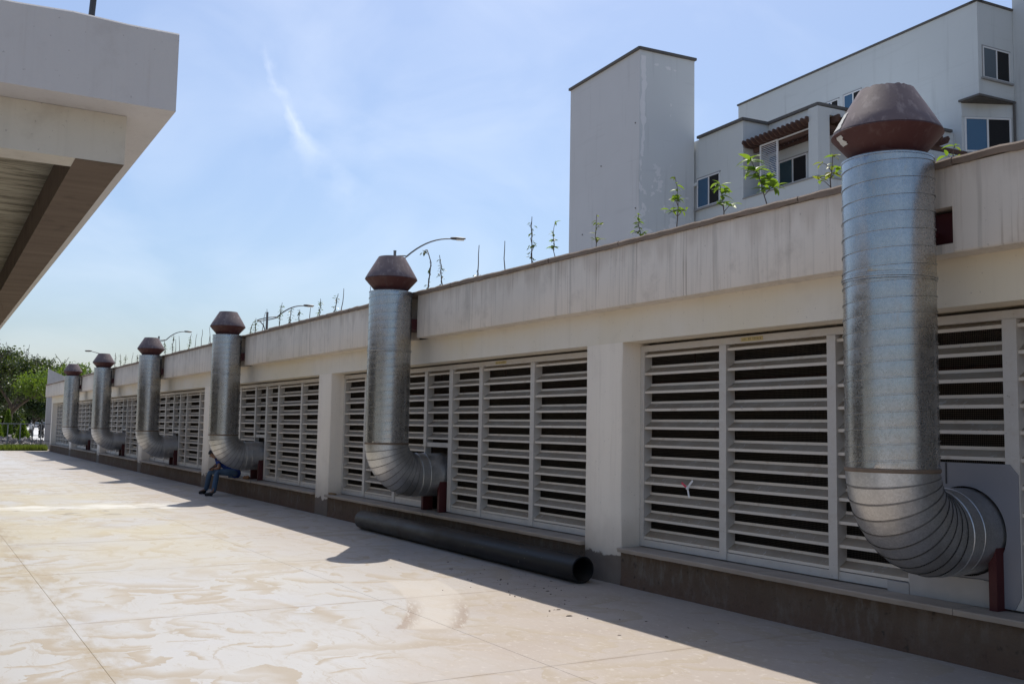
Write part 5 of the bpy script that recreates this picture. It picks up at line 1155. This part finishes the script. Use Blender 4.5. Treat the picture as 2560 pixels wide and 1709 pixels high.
moto((-112, 11.5, -.03), R(99), 'black motorcycle on the road, right-hand of the two seen from behind', 'rider in dark clothes on the right-hand motorcycle', simple('dark_clothes', (0.02, 0.018, 0.02), 0.9))
moto((-118, 11.1, -.03), R(99), 'black motorcycle on the road, left-hand one with a white-shirted rider', 'rider in white shirt on the left-hand motorcycle', simple('white_shirt', (0.6, 0.6, 0.6), 0.9))
def car(loc, rz, col, label, tall=False):
    t_ = thing('parked_car', label, 'car', loc, rz, 'vehicles on the road'); L, W = 4.2, .86; z1 = .95; z2 = 1.9 if tall else 1.47
    paint_ = simple('car_paint', col, 0.25, 0.1, 0.03)
    b = MB(); pr = [(-2.1, .35), (-2.1, .82), (-1.95, .93), (-1.3, z1), (1.0, z1), (1.9, .85), (2.1, .7), (2.1, .35)]; b.prism(pr, 'y', -W, W); b.build('body', paint_, t_)
    cab = [(-1.75, z1), (-1.35, z2), (.3, z2), (1.05, z1)]; rows = [[(x, s_ * (W - .04 - .12 * (z - z1) / (z2 - z1)), z + .001) for x, z in cab] for s_ in (-1, 1)]; b = MB(); b.rings(rows, True, True); b.build('cabin', paint_, t_)
    gl = MAT['glass_teal']
    for s_ in (-1, 1):
        b = MB(); b.add([(x, s_ * (W - .03 - .12 * (z - z1) / (z2 - z1)), z) for x, z in ((-1.5, z1 + .06), (-1.25, z2 - .08), (.22, z2 - .08), (.8, z1 + .06))] + [(x, s_ * (W - .06 - .12 * (z - z1) / (z2 - z1)), z) for x, z in ((-1.5, z1 + .06), (-1.25, z2 - .08), (.22, z2 - .08), (.8, z1 + .06))], [(0, 1, 2, 3), (7, 6, 5, 4), (0, 4, 5, 1), (1, 5, 6, 2), (2, 6, 7, 3), (3, 7, 4, 0)]); b.build('side_window', gl, t_)
    for (xa, xb, sg) in ((-1.75, -1.35, -1), (1.05, .3, 1)):
        b = MB(); b.add([(xa + sg * .01, -W + .12, z1 + .07), (xa + sg * .01, W - .12, z1 + .07), (xb + sg * .03, W - .22, z2 - .06), (xb + sg * .03, -W + .22, z2 - .06), (xa - sg * .04, -W + .12, z1 + .07), (xa - sg * .04, W - .12, z1 + .07), (xb - sg * .04, W - .22, z2 - .06), (xb - sg * .04, -W + .22, z2 - .06)], [(0, 1, 2, 3), (7, 6, 5, 4), (0, 4, 5, 1), (1, 5, 6, 2), (2, 6, 7, 3), (3, 7, 4, 0)]); b.build('windscreen', gl, t_)
    for x in (-1.3, 1.3):
        for s_ in (-1, 1):
            b = MB(); n = 20; b.rings([[(x + .33 * math.cos(a), s_ * y, .33 + .33 * math.sin(a)) for a in np.linspace(0, 2 * math.pi, n, endpoint=False)] for y in (W - .2, W + .02)], True, True); b.build('wheel', M_tyre, t_, 40)
    for s_ in (-.6, .6):
        b = MB(); b.box(2.08, 2.11, s_ - .16, s_ + .16, .62, .76); b.build('headlight', MAT['lens'], t_); b = MB(); b.box(-2.115, -2.09, s_ - .15, s_ + .15, .68, .84); b.build('tail_light', MAT['red'], t_)
car((-222, 21.6, -.03), R(172), (0.28, 0.29, 0.31), 'silver car on the road nearest the tree, left of the riders')
car((-262, 27.4, -.03), R(172), (0.65, 0.65, 0.66), 'white car farther up the road beyond the riders')
car((-196, 21.7, -.03), R(172), (0.02, 0.02, 0.022), 'tall black vehicle partly hidden by the building end', True)
car((-214, 22.9, -.03), R(172), (0.05, 0.05, 0.06), 'dark vehicle between the silver and white cars', False)
